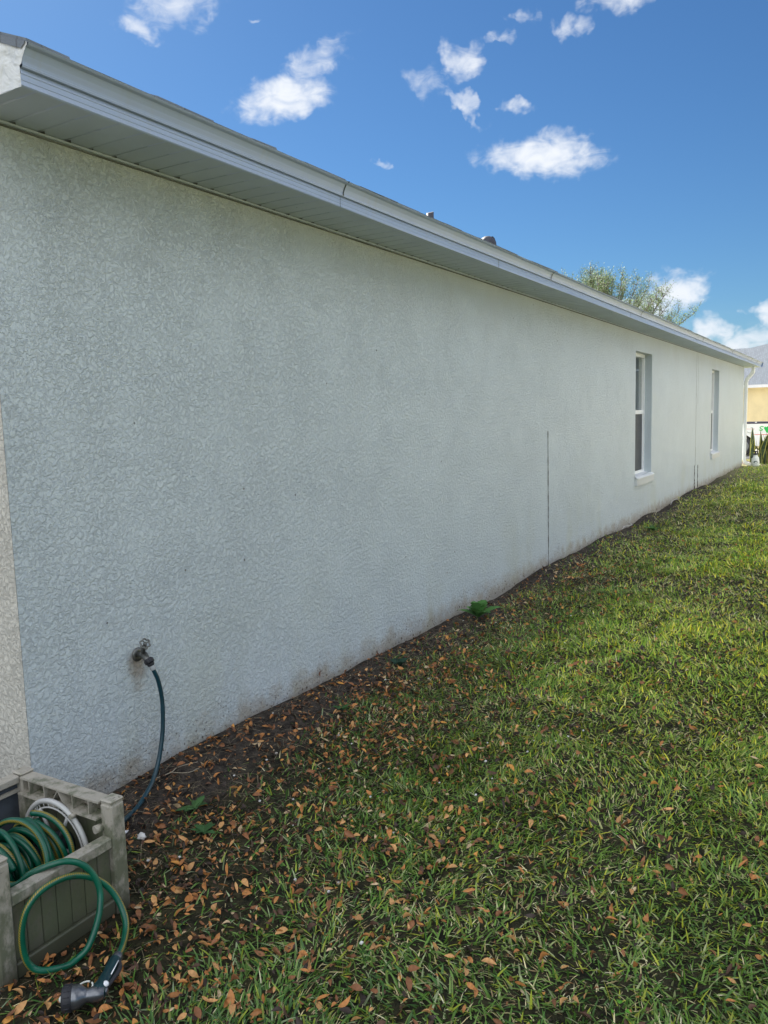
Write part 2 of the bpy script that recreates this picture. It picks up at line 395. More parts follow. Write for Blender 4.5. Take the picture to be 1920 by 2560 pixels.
    def build(s, name, mats, parent=None, loc=None, recalc=True):
        me = bpy.data.meshes.new(name); me.from_pydata(s.v, [], s.f)
        for m in (mats if isinstance(mats, (list, tuple)) else [mats]): me.materials.append(m)
        me.polygons.foreach_set('use_smooth', s.smooth); me.polygons.foreach_set('material_index', s.mi)
        if s.uv:
            ul = me.uv_layers.new(name='UVMap')
            for fi, uvs in s.uv.items():
                ls = me.polygons[fi].loop_start
                for k_, q in enumerate(uvs): ul.data[ls+k_].uv = q
        if recalc and not s.uv:
            import bmesh
            bm = bmesh.new(); bm.from_mesh(me); bmesh.ops.recalc_face_normals(bm, faces=bm.faces); bm.to_mesh(me); bm.free()
        me.update()
        o = bpy.data.objects.new(name, me); COL.objects.link(o)
        if parent: o.parent = parent
        if loc: o.location = loc
        return o
def frame_m(origin, zdir, xhint=(0, 0, 1)):
    z = Vector(zdir).normalized(); x = Vector(xhint); x = (x-x.dot(z)*z)
    x = x.normalized() if x.length > 1e-4 else z.orthogonal().normalized(); y = z.cross(x)
    m = Matrix((x, y, z)).transposed().to_4x4(); m.translation = Vector(origin); return m
def tag(o, label=None, cat=None, group=None, kind=None):
    if label: o['label'] = label
    if cat: o['category'] = cat
    if group: o['group'] = group
    if kind: o['kind'] = kind
    return o
def empty(name, loc=(0, 0, 0)):
    o = bpy.data.objects.new(name, None); o.empty_display_size = .1; COL.objects.link(o); o.location = loc; return o
def fastmesh(name, V, Tri, colors, m, parent=None, smooth=True):
    """V (n,3), Tri (m,3), colors per vertex (n,3)"""
    me = bpy.data.meshes.new(name); me.vertices.add(len(V)); me.vertices.foreach_set('co', V.astype('f').ravel())
    nt = len(Tri); me.loops.add(nt*3); me.loops.foreach_set('vertex_index', Tri.astype('i').ravel())
    me.polygons.add(nt); me.polygons.foreach_set('loop_start', np.arange(0, nt*3, 3, dtype='i')); me.polygons.foreach_set('loop_total', np.full(nt, 3, 'i'))
    me.update(calc_edges=True); me.polygons.foreach_set('use_smooth', np.full(nt, smooth))
    ca = me.color_attributes.new('Col', 'FLOAT_COLOR', 'POINT'); c4 = np.ones((len(V), 4), 'f'); c4[:, :3] = colors; ca.data.foreach_set('color', c4.ravel())
    me.materials.append(m); o = bpy.data.objects.new(name, me); COL.objects.link(o)
    if parent: o.parent = parent
    return o

# ------------------------------------------------------------------ ground
def vnoise(x, y, s=1., seed=0):
    x = np.asarray(x)*s; y = np.asarray(y)*s; xi = np.floor(x).astype(int); yi = np.floor(y).astype(int); fx = x-xi; fy = y-yi
    fx = fx*fx*(3-2*fx); fy = fy*fy*(3-2*fy)
    def h(a, b):
        n = (a*374761393+b*668265263+seed*974711) & 0xffffffff; n = ((n ^ (n >> 13))*1274126177) & 0xffffffff; return ((n ^ (n >> 16)) & 0xffff)/65535.
    return (h(xi, yi)*(1-fx)+h(xi+1, yi)*fx)*(1-fy)+(h(xi, yi+1)*(1-fx)+h(xi+1, yi+1)*fx)*fy
def hgt(x, y):
    x = np.asarray(x, float); y = np.asarray(y, float)
    near = np.clip((24-x)/4, 0, 1)
    und = (vnoise(x, y, 1.1, 1)-.5)*.035+(vnoise(x, y, 4.3, 2)-.5)*.016+(vnoise(x, y, 13, 3)-.5)*.008
    # soil heaped unevenly against the wall
    rid = np.exp(-((y+.10)/.16)**2)*(vnoise(x, y*0, .9, 5)-.35)*.085
    s_ = np.clip((x-21.8)/5.5, 0, 1); s_ = s_*s_*(3-2*s_)
    boxf = np.clip(1-np.hypot(x+.36, y+.45)/1.1, 0, 1)
    return (und*(1-boxf*.8)+rid)*near-.30*s_-.01
xs = np.unique(np.concatenate([np.linspace(-400, -10, 14), np.arange(-10, -3, .5), np.arange(-3, 8, .04), np.arange(8, 24, .1), np.arange(24, 40, .5), np.linspace(40, 600, 20)]))
ys = np.unique(np.concatenate([np.linspace(-400, -12, 14), np.arange(-12, -4, .5), np.arange(-4, .3, .05), np.arange(.3, 14, .8), np.linspace(14, 400, 14)]))
X, Y = np.meshgrid(xs, ys, indexing='ij'); Z = hgt(X, Y); nx, ny = X.shape
V = np.stack([X, Y, Z], -1).reshape(-1, 3); idx = np.arange(nx*ny).reshape(nx, ny)
a, b_, c_, d_ = idx[:-1, :-1].ravel(), idx[1:, :-1].ravel(), idx[1:, 1:].ravel(), idx[:-1, 1:].ravel()
Tri = np.concatenate([np.stack([a, b_, c_], 1), np.stack([a, c_, d_], 1)])
g = fastmesh('ground', V, Tri, np.full((len(V), 3), .1), M_SOIL); tag(g, kind='structure')

rd = MB().box(29.3, 36.3, -60, 60, -.40, -.275).build('road', M_CONC); tag(rd, kind='structure')

bounce_slab = MB().box(-9, -.95, .9, 12, -.25, .02).build('bounce_slab', M_CONC); tag(bounce_slab, kind='structure')  # added unseen concrete slab, bounces warm sunlight onto the end wall

# ------------------------------------------------------------------ house
L = 21.13; HS = 2.57; OV = .311; DEP = 11.0; PITCH = .417; XE = 22.02
house = empty('house', (0, 0, 0)); tag(house, 'long single storey house with off white stucco side wall and white gutter', 'house')
wins = [(9.35, 10.34, .61, 2.31), (15.86, 16.86, .60, 2.31)]
RD = .13
wm = MB()
zb = -.35
cuts = [0]+[q for wdw in wins for q in wdw[:2]]+[L]
for i in range(len(cuts)-1):
    x0, x1 = cuts[i], cuts[i+1]
    if i % 2 == 0: wm.poly([(x0, 0, zb), (x1, 0, zb), (x1, 0, HS+.05), (x0, 0, HS+.05)])
    else:
        _, _, z0, z1 = wins[i//2]
        wm.poly([(x0, 0, zb), (x1, 0, zb), (x1, 0, z0), (x0, 0, z0)]); wm.poly([(x0, 0, z1), (x1, 0, z1), (x1, 0, HS+.05), (x0, 0, HS+.05)])
        wm.poly([(x0, 0, z0), (x0, RD+.05, z0), (x0, RD+.05, z1), (x0, 0, z1)]); wm.poly([(x1, 0, z0), (x1, 0, z1), (x1, RD+.05, z1), (x1, RD+.05, z0)])
        wm.poly([(x0, 0, z1), (x0, RD+.05, z1), (x1, RD+.05, z1), (x1, 0, z1)]); wm.poly([(x0, 0, z0), (x1, 0, z0), (x1, RD+.05, z0), (x0, RD+.05, z0)])
wm.poly([(L, 0, zb), (L, DEP, zb), (L, DEP, HS), (L, 0, HS)])
wm.poly([(L, DEP, zb), (0, DEP, zb), (0, DEP, HS+.05), (L, DEP, HS+.05)])
wall = wm.build('wall', M_STUCCO, house, recalc=False)
bw = MB().poly([(-.001, 0, zb), (-.001, DEP, zb), (-.001, DEP, HS+.1), (-.001, DEP/2, HS+.1+PITCH*DEP/2), (-.001, 0, HS+.1)]).build('end_wall', M_STUCCO_B, house, recalc=False)
bw['label'] = 'stucco end wall round the corner, warm bounced light in its colour'

# windows
def window(i, x0, x1, z0, z1, rail):
    f = MB(); t_ = .045; yb = RD
    f.box(x0, x0+t_, yb-.03, yb+.05, z0, z1); f.box(x1-t_, x1, yb-.03, yb+.05, z0, z1)
    f.box(x0+t_, x1-t_, yb-.03, yb+.05, z1-t_, z1); f.box(x0+t_, x1-t_, yb-.03, yb+.05, z0, z0+t_)
    f.box(x0+t_, x1-t_, yb-.022, yb+.04, rail-.028, rail+.028)
    # inner sash beads
    for (a0, a1) in ((z0+t_, rail-.028), (rail+.028, z1-t_)):
        f.box(x0+t_, x0+t_+.018, yb-.012, yb+.02, a0, a1); f.box(x1-t_-.018, x1-t_, yb-.012, yb+.02, a0, a1)
    fo = f.build('window', M_FRAME, house)
    fo['label'] = ('nearer narrow window in the side wall' if i == 0 else 'farther narrow window in the side wall')
    MB().box(x0+t_, x1-t_, yb+.005, yb+.009, rail+.028, z1-t_).build('upper_pane', M_GLASS, fo)
    sc_ = MB().box(x0+t_+.018, x1-t_-.018, yb-.008, yb-.004, z0+t_, rail-.028).build('insect_screen', M_SCREEN, fo)
    cu = MB(); n_ = 44; pts = []
    for k in range(n_+1):
        u = k/n_; xx = x0+.02+(x1-x0-.04)*u; yy = yb+.16+.018*math.sin(u*34+math.sin(u*9)*1.5)
        pts.append((xx, yy))
    for k in range(n_): cu.add([(*pts[k], z0+.02), (*pts[k+1], z0+.02), (*pts[k+1], z1-.01), (*pts[k], z1-.01)], [(0, 1, 2, 3)], True)
    cu.build('curtain', M_BLIND, fo, recalc=False)
    MB().box(x0-.3, x1+.3, yb+.7, yb+.72, z0-.2, z1+.1).build('room_back', M_ROOM, fo)
    s = MB(); s.box(x0-.015, x1+.035, -.035, -.0005, z0-.125, z0-.02)
    so_ = s.build('window_sill', M_SILL, fo)
    st = MB(); st.add([(x0-.018, -.042, z0-.022), (x1+.04, -.042, z0-.022), (x1+.04, -.002, z0+.004), (x1, RD-.03, z0+.012), (x0, RD-.03, z0+.012), (x0-.018, -.002, z0+.004),
                       (x0-.018, -.042, z0-.034), (x1+.04, -.042, z0-.034)], [(0, 1, 2, 3, 4, 5), (6, 7, 1, 0)])
    st.build('sill_top', M_SILLTOP, fo, recalc=False)
window(0, *wins[0], 1.49); window(1, *wins[1], 1.44)

# joints and cracks in the wall (thin ragged ribbons a millimetre proud)
def ribbon(name, x, z0, z1, w_, m, jit=.004, lean=0., prt=wall, taper=True):
    n_ = int((z1-z0)/.03)+2; vs = []; fs = []
    for k in range(n_+1):
        u = k/n_; z = z0+(z1-z0)*u; ww = w_*(.55+.9*random.random())*(1-.5*u if taper else 1); cx = x+lean*u+random.uniform(-jit, jit)*.5
        vs += [(cx-ww/2, -.0015, z), (cx+ww/2, -.0015, z)]
        if k: fs.append((2*k-2, 2*k-1, 2*k+1, 2*k))
    b = MB(); b.add(vs, fs); return b.build(name, m, prt, recalc=False)
ribbon('expansion_joint', 5.785, -.03, 1.34, .019, M_CRACK, .002, 0, taper=False)
jm = simple('joint_grey', (.22, .23, .22), .8)
def fin(name, x, z0, z1, dep, m):
    n_ = int((z1-z0)/.03)+2; vs = []; fs = []
    for k in range(n_+1):
        z = z0+(z1-z0)*k/n_; d = dep*random.uniform(.35, 1.0)*(1.1-.5*k/n_); c = x+random.uniform(-.003, .003)
        vs += [(c-.006, .001, z), (c-.003, -d, z), (c+.003, -d, z), (c+.006, .001, z)]
        if k:
            for j in range(3): fs.append((4*k-4+j, 4*k-3+j, 4*k+1+j, 4*k+j))
    b = MB(); b.add(vs, fs); return b.build(name, m, wall, recalc=False)
fin('joint_bead', 14.06, .45, 2.56, .0035, jm)
fin('joint_bead', 14.24, 1.6, 2.56, .002, jm)
fin('rusted_joint_bead', 13.97, -.03, .47, .020, M_CRACK)
fin('rusted_joint_bead', 14.33, -.03, .46, .017, M_CRACK)


# base weep line: chipped stucco edge, stuck mud and a leaf
mud = MB()
for k in range(520):
    x = random.uniform(.1, 20.5); z = abs(random.gauss(0, .030))-.01*(1.0+1.2*vnoise(x, 0, .8, 9)); s_ = random.uniform(.002, .007)*(1+x/12)
    z += .0
    a_ = random.random()*6.28; pts = [(x+s_*math.cos(a_+q)*random.uniform(.5, 1.3), -.0025-.003*random.random(), z+s_*math.sin(a_+q)*random.uniform(.5, 1.6)) for q in (0, 1.3, 2.5, 3.8, 5.1)]
    mud.poly(pts)
mdo = mud.build('mud_splash', simple('mud', (.15, .12, .09), .9, var=.5, vscale=9), wall, recalc=False); mdo['kind'] = 'stuff'

# soffit with v-grooves, J-trim
sf = MB(); x = -.05; step = .1121; y0, y1 = -OV+.001, -.001
first = .0567-step*.5
xx = -.05; gx = first
lines = [xx]
while gx < XE:
    if gx-.012 > xx: lines.append(gx)
    gx += step
for i in range(len(lines)):
    a0 = lines[i]+(.006 if i else 0); a1 = (lines[i+1]-.006 if i+1 < len(lines) else XE)
    deep = .004+.002*(i % 2)
    if a0 > L: y1s = DEP+.3
    else: y1s = y1
    sf.add([(a0, y0, HS), (a1, y0, HS), (a1, y1s, HS), (a0, y1s, HS)], [(0, 1, 2, 3)])
    if i+1 < len(lines):
        b0, b1 = a1, lines[i+1]+.006; m_ = (b0+b1)/2
        sf.add([(b0, y0, HS), (m_, y0, HS+deep*1.6), (m_, y1s, HS+deep*1.6), (b0, y1s, HS)], [(0, 1, 2, 3)])
        sf.add([(m_, y0, HS+deep*1.6), (b1, y0, HS), (b1, y1s, HS), (m_, y1s, HS+deep*1.6)], [(0, 1, 2, 3)])

for i, q in enumerate(lines[1:]):
    if q > 14: break
    z_ = HS-.0025; s_ = .012+.010*random.random()
    if random.random() < .9: sf.poly([(q-.004, -.017, z_), (q+s_*1.3, -.017, z_), (q+s_*.3, -.017-s_*1.2, z_)], 1)
    if random.random() < .7: sf.poly([(q+.03, -.0165, z_), (q+.03+random.uniform(.02, .05), -.0165, z_), (q+.03+random.uniform(.02, .05), -.020, z_)], 1)

for k in range(14):
    x_ = random.uniform(1.5, 15); y_ = random.uniform(-.3, -.05); s_ = random.uniform(.003, .009)
    sf.poly([(x_+s_*math.cos(q)*random.uniform(.6, 1.5), y_+s_*math.sin(q), HS-.0022) for q in (0, 1.2, 2.4, 3.7, 5)], 1)
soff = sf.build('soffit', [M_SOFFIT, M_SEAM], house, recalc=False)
MB().box(0, L, -.018, -.0015, HS-.010, HS-.002).build('soffit_trim', M_SOFFIT, soff)
MB().box(0, L, -.006, -.0012, HS-.016, HS-.0101).build('trim_shadow_gap', simple('trim_shadow_paint', (.12, .13, .13), .9, var=.4, vscale=5), soff)  # dark strip painting a shadow line under the soffit trim

# eave fascia + gutter (ridged profile) running the length of the side, and returning across the front
prof = [(-OV+.10, HS+.001), (-OV, HS), (-OV-.002, HS+.004), (-OV-.0005, HS+.018), (-OV-.002, HS+.020), (-OV-.001, HS+.036), (-OV-.003, HS+.039), (-OV-.001, HS+.051), (-OV+.003, HS+.0535), (-OV+.003, HS+.0555),
        (-OV-.012, HS+.0565), (-OV-.014, HS+.063), (-OV-.012, HS+.065), (-OV-.014, HS+.073), (-OV-.021, HS+.090), (-OV-.032, HS+.109), (-OV-.046, HS+.113), (-OV-.051, HS+.119), (-OV-.040, HS+.119), (-OV-.02, HS+.10), (-OV+.05, HS+.08)]
gm = MB(); xsg = np.concatenate([[-.053], np.arange(.17, XE+.001, .2185)]); rows = []
for k, xq in enumerate(xsg):
    jy = (vnoise(xq, 0, .7, 3)-.5)*.006; jz = (vnoise(xq, 7, .45, 4)-.5)*.006
    rows.append([(float(xq), p[0]+jy*(1 if i > 1 else 0), p[1]+(jz if i > 8 else 0)) for i, p in enumerate(prof)])
vs = [p for r_ in rows for p in r_]; n_ = len(prof); fs = []
for k in range(len(rows)-1):
    for i in range(n_-1): fs.append((k*n_+i, k*n_+i+1, (k+1)*n_+i+1, (k+1)*n_+i))
gm.add(vs, fs)
gm.poly([(XE, p[0], p[1]) for p in prof[1:18]]+[(XE, -OV+.05, HS+.119)])
# front run
frp = [(p[0]+OV, p[1]) for p in prof]
vs = []; fs = []
for k, yq in enumerate((-OV-.05, DEP+.3)):
    vs += [(XE-(p[0]), yq, p[1]) for p in frp]
for i in range(n_-1): fs.append((i, i+1, n_+i+1, n_+i))
gm.add(vs, fs)

def seam(x_, lo=True, w_=.0035):
    seq = prof[1:9] if lo else prof[10:18]
    for i in range(len(seq)-1):
        (a0, z0_), (a1, z1_) = seq[i], seq[i+1]
        gm.add([(x_, a0-.004, z0_), (x_+w_, a0-.004, z0_), (x_+w_, a1-.004, z1_), (x_, a1-.004, z1_)], [(0, 1, 2, 3)], False, 1)
for q in (1.74, 7.72, 11.8, 15.4, 19.): seam(q, True, .003 if q < 3 else .006)
seam(3.81, True, .006)
for q in (1.75, 4.93, 8.185, 12.6, 16.2, 19.6, 20.8): seam(q, False, .009+.0008*q)
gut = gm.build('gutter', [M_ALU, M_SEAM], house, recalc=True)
# end closure at the back corner (bird box) and rake board up the gable
rk = MB(); NX = 26
def topz(y_): return HS+.118+PITCH*(y_+OV+.045)
seqw = [(-OV-.003, HS-.001), (-OV-.004, HS+.03), (-OV-.003, HS+.052), (-OV-.014, HS+.058), (-OV-.020, HS+.075), (-OV-.040, HS+.105), (-OV-.046, HS+.112), (-OV-.046, HS+.1195)]
for k in range(NX):
    def col_(kk):
        u = kk/NX; out = []
        for (yy, zz) in seqw:
            y2 = yy+(.01-yy)*u; z2 = zz+(zz-HS)/.119*PITCH*(y2+OV+.045)
            xw = -.0525-.0010*math.sin(y2*43+zz*30)-.0008*math.sin(y2*91-zz*70)-(.0015 if zz > HS+.055 else 0)
            out.append((xw, y2, z2))
        return out
    c0, c1 = col_(k), col_(k+1)
    for j in range(len(seqw)-1): rk.add([c0[j], c1[j], c1[j+1], c0[j+1]], [(0, 1, 2, 3)], True)
rk.build('eave_end_wrap', M_WRAP, house, recalc=True)['label'] = 'crinkled white aluminium wrap closing the eave end'
rb = MB(); rb.extrude([(.015, topz(.015)-.004), (DEP/2, topz(DEP/2)), (DEP+OV, topz(.0)-PITCH*OV), (DEP+OV, topz(0)-.15-PITCH*OV), (DEP/2, topz(DEP/2)-.17), (.015, topz(.015)-.17)], 0, -.055, -.03)
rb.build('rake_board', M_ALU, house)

# roof: slopes, ragged shingle edge, vents
rf = MB(); ze = HS+.1215; ye = -OV-.040; rl = (DEP/2-ye)
zr = ze+PITCH*rl; xr = XE+.03-rl
e0 = -.054
for off, fl in ((0, 1), (-.006, -1)):
    rf.poly([(e0, ye, ze+off), (XE+.03, ye, ze+off), (xr, DEP/2, zr+off), (e0, DEP/2, zr+off)])
    rf.poly([(e0, DEP-ye, ze+off), (XE+.03, DEP-ye, ze+off), (xr, DEP/2, zr+off), (e0, DEP/2, zr+off)])
    rf.poly([(XE+.03, ye, ze+off), (XE+.03, DEP-ye, ze+off), (xr, DEP/2, zr+off)])
rf.poly([(e0, ye, ze), (XE+.03, ye, ze), (XE+.03, ye, ze-.006), (e0, ye, ze-.006)]); rf.poly([(e0-.004, ye, ze), (e0-.004, DEP/2, zr), (e0-.004, DEP/2, zr-.03), (e0-.004, ye+.02, ze-.016), (e0-.004, ye, ze-.006)]); rf.poly([(e0-.004, ye, ze), (e0, ye, ze), (e0, DEP/2, zr), (e0-.004, DEP/2, zr)])
x = e0
while x < XE:
    w_ = random.uniform(.12, .38); hh = random.choice((.001, .003, .006, .009)); ov = random.uniform(.002, .012)
    rf.add([(x, ye-ov, ze-.002), (x+w_-.004, ye-ov-.003, ze-.002), (x+w_-.004, ye-ov, ze+hh), (x, ye-ov, ze+hh*random.uniform(.5, 1.2)),
            (x, ye+.25, ze+.25*PITCH+.007), (x+w_-.004, ye+.25, ze+.25*PITCH+.007), (x, ye+.02, ze-.006), (x+w_-.004, ye+.02, ze-.006)],
           [(0, 1, 2, 3), (3, 2, 5, 4), (0, 6, 7, 1), (0, 3, 4, 6), (1, 7, 5, 2)])
    x += w_
roof = rf.build('roof', M_SHINGLE, house, recalc=False)
def roofz(y_): return ze+PITCH*(y_-ye)
vp = MB(); vx, vy = 8.93, 2.83; vz = roofz(vy)+.02
vp.tube([(vx, vy, vz-.15), (vx, vy, vz+.40)], .052, 14)
vp.lathe([(.12, 0), (.075, .03), (.052, .10)], Matrix.Translation((vx, vy, vz-.01)))
vp.v = [(p[0], p[1], p[2]+(.35*(p[0]-vx) if p[2] > vz+.35 else 0)) for p in vp.v]
vp.build('vent_pipe', M_VENT, roof)
gv = MB(); gx_, gy_ = 8.12, 1.6; gz_ = roofz(gy_)+.07
gv.box(gx_-.16, gx_+.16, gy_-.17, gy_+.17, gz_-.12, gz_+.01)
gv.lathe([(.080, -.10), (.080, .10), (.098, .105), (.100, .13), (.092, .165), (.074, .195), (.045, .215), (.008, .222)], Matrix.Translation((gx_, gy_, gz_)), 20)
gv.extrude([(gx_+.02, gz_+.215), (gx_+.075, gz_+.20), (gx_+.125, gz_+.155), (gx_+.135, gz_+.095), (gx_+.11, gz_+.10), (gx_+.06, gz_+.12)], 1, gy_-.07, gy_+.07)
gv.build('gooseneck_vent', M_VENT, roof)

# downspout
ds = MB()
def rect_path(mb, pts, wx, wy):
    P_ = [Vector(p) for p in pts]; prev = None; base = len(mb.v)
    for i, p in enumerate(P_):
        t_ = (P_[min(i+1, len(P_)-1)]-P_[max(i-1, 0)]).normalized(); sx_ = Vector((1, 0, 0)); n_ = t_.cross(sx_).normalized()
        c = .012
        for (a_, b2) in ((-wx, -wy+c), (-wx+c, -wy), (wx-c, -wy), (wx, -wy+c), (wx, wy-c), (wx-c, wy), (-wx+c, wy), (-wx, wy-c)): mb.v.append(tuple(p+sx_*a_+n_*b2))
        if i:
            o0 = base+(i-1)*8; o1 = base+i*8
            for j in range(8): mb.f.append((o0+j, o0+(j+1) % 8, o1+(j+1) % 8, o1+j)); mb.smooth.append(False); mb.mi.append(0)
    mb.f.append(tuple(base+j for j in range(8))); mb.smooth.append(False); mb.mi.append(0)
    e = base+(len(P_)-1)*8; mb.f.append(tuple(e+j for j in range(7, -1, -1))); mb.smooth.append(False); mb.mi.append(0)
rect_path(ds, [(21.24, -.21, HS+.01), (21.24, -.205, HS-.14), (21.24, -.17, HS-.20), (21.24, -.075, HS-.31), (21.24, -.045, HS-.40), (21.24, -.038, 1.2), (21.24, -.038, .16), (21.24, -.06, .085), (21.24, -.13, .04), (21.24, -.22, .02)], .045, .042)
dso = ds.build('downspout', M_DS, house)
for zz_ in (1.9, .7): MB().box(21.17, 21.31, -.084, -.081, zz_, zz_+.03).build('strap', M_DS, dso)

# tap (spigot)
tap = MB(); tap.tube([(.535, .01, .543), (.528, -.035, .548), (.522, -.06, .552)], [.012, .011, .013], 10)
tap.tube([(.524, -.052, .552), (.512, -.062, .575), (.508, -.078, .600)], [.010, .009, .008], 10)
tap.tube([(.522, -.055, .552), (.519, -.075, .535), (.519, -.083, .527)], [.015, .014, .0135], 10)
tap.lathe([(.030, 0), (.030, .004), (.018, .006)], frame_m((.535, -.001, .543), (0, -1, 0)))
tapo = tap.build('water_tap', M_BRASS, house)
hw = MB(); hc = Vector((.507, -.082, .606)); hm = frame_m(hc, (-.35, -.85, .38))
ring = [hm @ Vector(((.0195+.0025*math.cos(6*q))*math.cos(q), (.0195+.0025*math.cos(6*q))*math.sin(q), 0)) for q in np.linspace(0, 2*math.pi, 37)]
hw.tube(ring, .0036, 8, caps=False)
for q in range(4):
    a_ = q*math.pi/2+.4; hw.tube([hm @ Vector((.006*math.cos(a_), .006*math.sin(a_), .0)), hm @ Vector((.019*math.cos(a_), .019*math.sin(a_), 0))], .0028, 6)
hw.lathe([(.007, -.005), (.008, .003), (.005, .006)], hm)
hw.build('tap_handle', M_BRASS, tapo)

# ------------------------------------------------------------------ leader hose from the tap
ld = empty('leader_hose', (.52, -.10, .50)); tag(ld, 'dark blue green hose with a pale line hanging from the wall tap', 'hose')
def rel(mb, o): mb.v = [(p[0]-o.location[0], p[1]-o.location[1], p[2]-o.location[2]) for p in mb.v]; return mb
lp = [(.519, -.096, .512), (.524, -.101, .495), (.541, -.107, .445), (.55, -.112, .378), (.548, -.117, .314), (.536, -.122, .232), (.515, -.127, .162), (.488, -.132, .1), (.443, -.147, .052), (.379, -.17, .022), (.309, -.20, .010), (.237, -.23, .012), (.16, -.27, .028), (.05, -.32, .06), (-.12, -.36, .10), (-.20, -.39, .13)]
lt = MB(); lt.tube(lp, .0092, 14, sub=8, v0=.0)
rel(lt, ld).build('tube', M_LEAD, ld)
cp = MB(); m_ = frame_m((.5185, -.079, .537), (.002, -.03, -.036))
cp.lathe([(.017, 0), (.019, .003), (.019, .018), (.0165, .021)], m_, 14)
for q in range(10):
    a_ = q*.628; c0 = m_ @ Vector((.0188*math.cos(a_), .0188*math.sin(a_), .004)); c1 = m_ @ Vector((.0188*math.cos(a_), .0188*math.sin(a_), .018)); cp.tube([c0, c1], .002, 5)
rel(cp, ld).build('coupling_nut', M_BLACK, ld)
m2 = frame_m((.5195, -.0945, .5165), (.004, -.006, -.018)); c2 = MB(); c2.lathe([(.0155, -.006), (.0155, .002), (.013, .006)], m2, 14); rel(c2, ld).build('swivel', M_BLACK, ld)
c3 = MB(); c3.lathe([(.0115, .004), (.0122, .008), (.0122, .024), (.0105, .026)], m2, 14); rel(c3, ld).build('ferrule', M_GREY, ld)

# ------------------------------------------------------------------ hose reel box
BX0, BX1, BY0, BY1, BH = -.585, -.135, -.655, -.165, .352
hb = empty('hose_reel_box', (-.38, -.41, 0)); tag(hb, 'open weathered beige plastic hose box stained with green mildew at the corner', 'hose box')
def bp(name, mb, m): return rel(mb, hb).build(name, m, hb)
P_W = .052
for (px_, py_) in ((BX0, BY0), (BX1-P_W, BY0), (BX0, BY1-P_W), (BX1-P_W, BY1-P_W)):
    q = MB(); q.box(px_, px_+P_W, py_, py_+P_W, -.03, BH-.012, bev=.005); q.box(px_+.004, px_+P_W-.004, py_+.004, py_+P_W-.004, BH-.012, BH-.006); q.box(px_-.001, px_+P_W-.001, py_-.001, py_+P_W+.001-.002, BH-.006, BH+.004, bev=.004)
    bp('corner_post', q, M_BOX)
# front: low opening rail, panel with board grooves, bottom rail
f = MB(); f.box(BX0+P_W, BX1-P_W, BY0+.004, BY0+.044, .205, .240, bev=.004)
bp('front_rail', f, M_BOX)
f = MB(); nb = 7; wb = (BX1-BX0-2*P_W)/nb
for k in range(nb): f.box(BX0+P_W+k*wb+.001, BX0+P_W+(k+1)*wb-.001, BY0+.020, BY0+.030, .035, .207, bev=.002)
bp('front_panel', f, M_PANEL)
f = MB(); f.box(BX0+P_W, BX1-P_W, BY0+.008, BY0+.040, -.015, .034, bev=.004); bp('bottom_rail', f, M_PANEL)
f = MB()
for k in range(nb): f.box(BX1-.030, BX1-.020, BY0+P_W+k*wb+.001, BY0+P_W+(k+1)*wb-.001, -.01, BH-.052, bev=.002)
bp('side_panel', f, M_PANEL)
f = MB()
for k in range(nb): f.box(BX0+.020, BX0+.030, BY0+P_W+k*wb+.001, BY0+P_W+(k+1)*wb-.001, -.01, BH-.07, bev=.002)
bp('side_panel', f, M_PANEL)
f = MB(); f.box(BX0+P_W, BX1-P_W, BY1-.026, BY1-.016, -.01, BH-.04); bp('back_panel', f, M_BOXIN)
f = MB(); f.box(BX0+P_W, BX1-P_W, BY1-.045, BY1-.003, BH-.030, BH-.004, bev=.004); f.box(BX0+P_W, BX1-P_W, BY1-.040, BY1-.028, BH-.06, BH-.05); bp('back_rail', f, M_BOX)
# ribbed open channel rail on the right side, open toward the inside
f = MB(); ya, yb = BY0+P_W, BY1-P_W; xo = BX1-.012; xi_ = BX1-.058
f.box(xi_, xo, ya, yb, BH-.012, BH-.006); f.box(xi_-.012, xo, ya, yb, BH-.062, BH-.056); f.box(xo, xo+.005, ya, yb, BH-.062, BH-.006)
for u in (.12, .32, .68, .88):
    yy = ya+(yb-ya)*u; f.box(xi_, xo-.001, yy-.0018, yy+.0018, BH-.056, BH-.012)
for (u0, u1) in ((.42, .5), (.58, .5)):
    a0 = ya+(yb-ya)*u0; a1 = ya+(yb-ya)*u1
    f.add([(xi_, a0, BH-.056), (xo-.001, a0, BH-.056), (xo-.001, a1, BH-.012), (xi_, a1, BH-.012), (xi_, a0+.003, BH-.056), (xo-.001, a0+.003, BH-.056), (xo-.001, a1+.003, BH-.012), (xi_, a1+.003, BH-.012)], [(0, 1, 2, 3), (4, 7, 6, 5), (0, 3, 7, 4), (1, 5, 6, 2)])
bp('side_rail', f, M_BOX)
f = MB(); ya2 = BY0+P_W; f.box(BX0+.006, BX0+.05, ya2, yb, BH-.03, BH-.006, bev=.004); bp('side_rail', f, M_BOX)
f = MB(); f.tube([(BX1-.075, BY0+.055, .262), (BX1-.045, BY0+.05, .262)], [.013, .013], 12); bp('bushing', f, M_BOX); f = MB(); f.tube([(BX1-.085, -.50, .285), (BX1-.06, -.50, .285)], [.008, .008], 10); bp('bushing', f, M_BOX)
f = MB(); f.box(BX0+.02, BX1-.02, BY0+.02, BY1-.02, -.02, .006); bp('floor_panel', f, M_BOXIN)
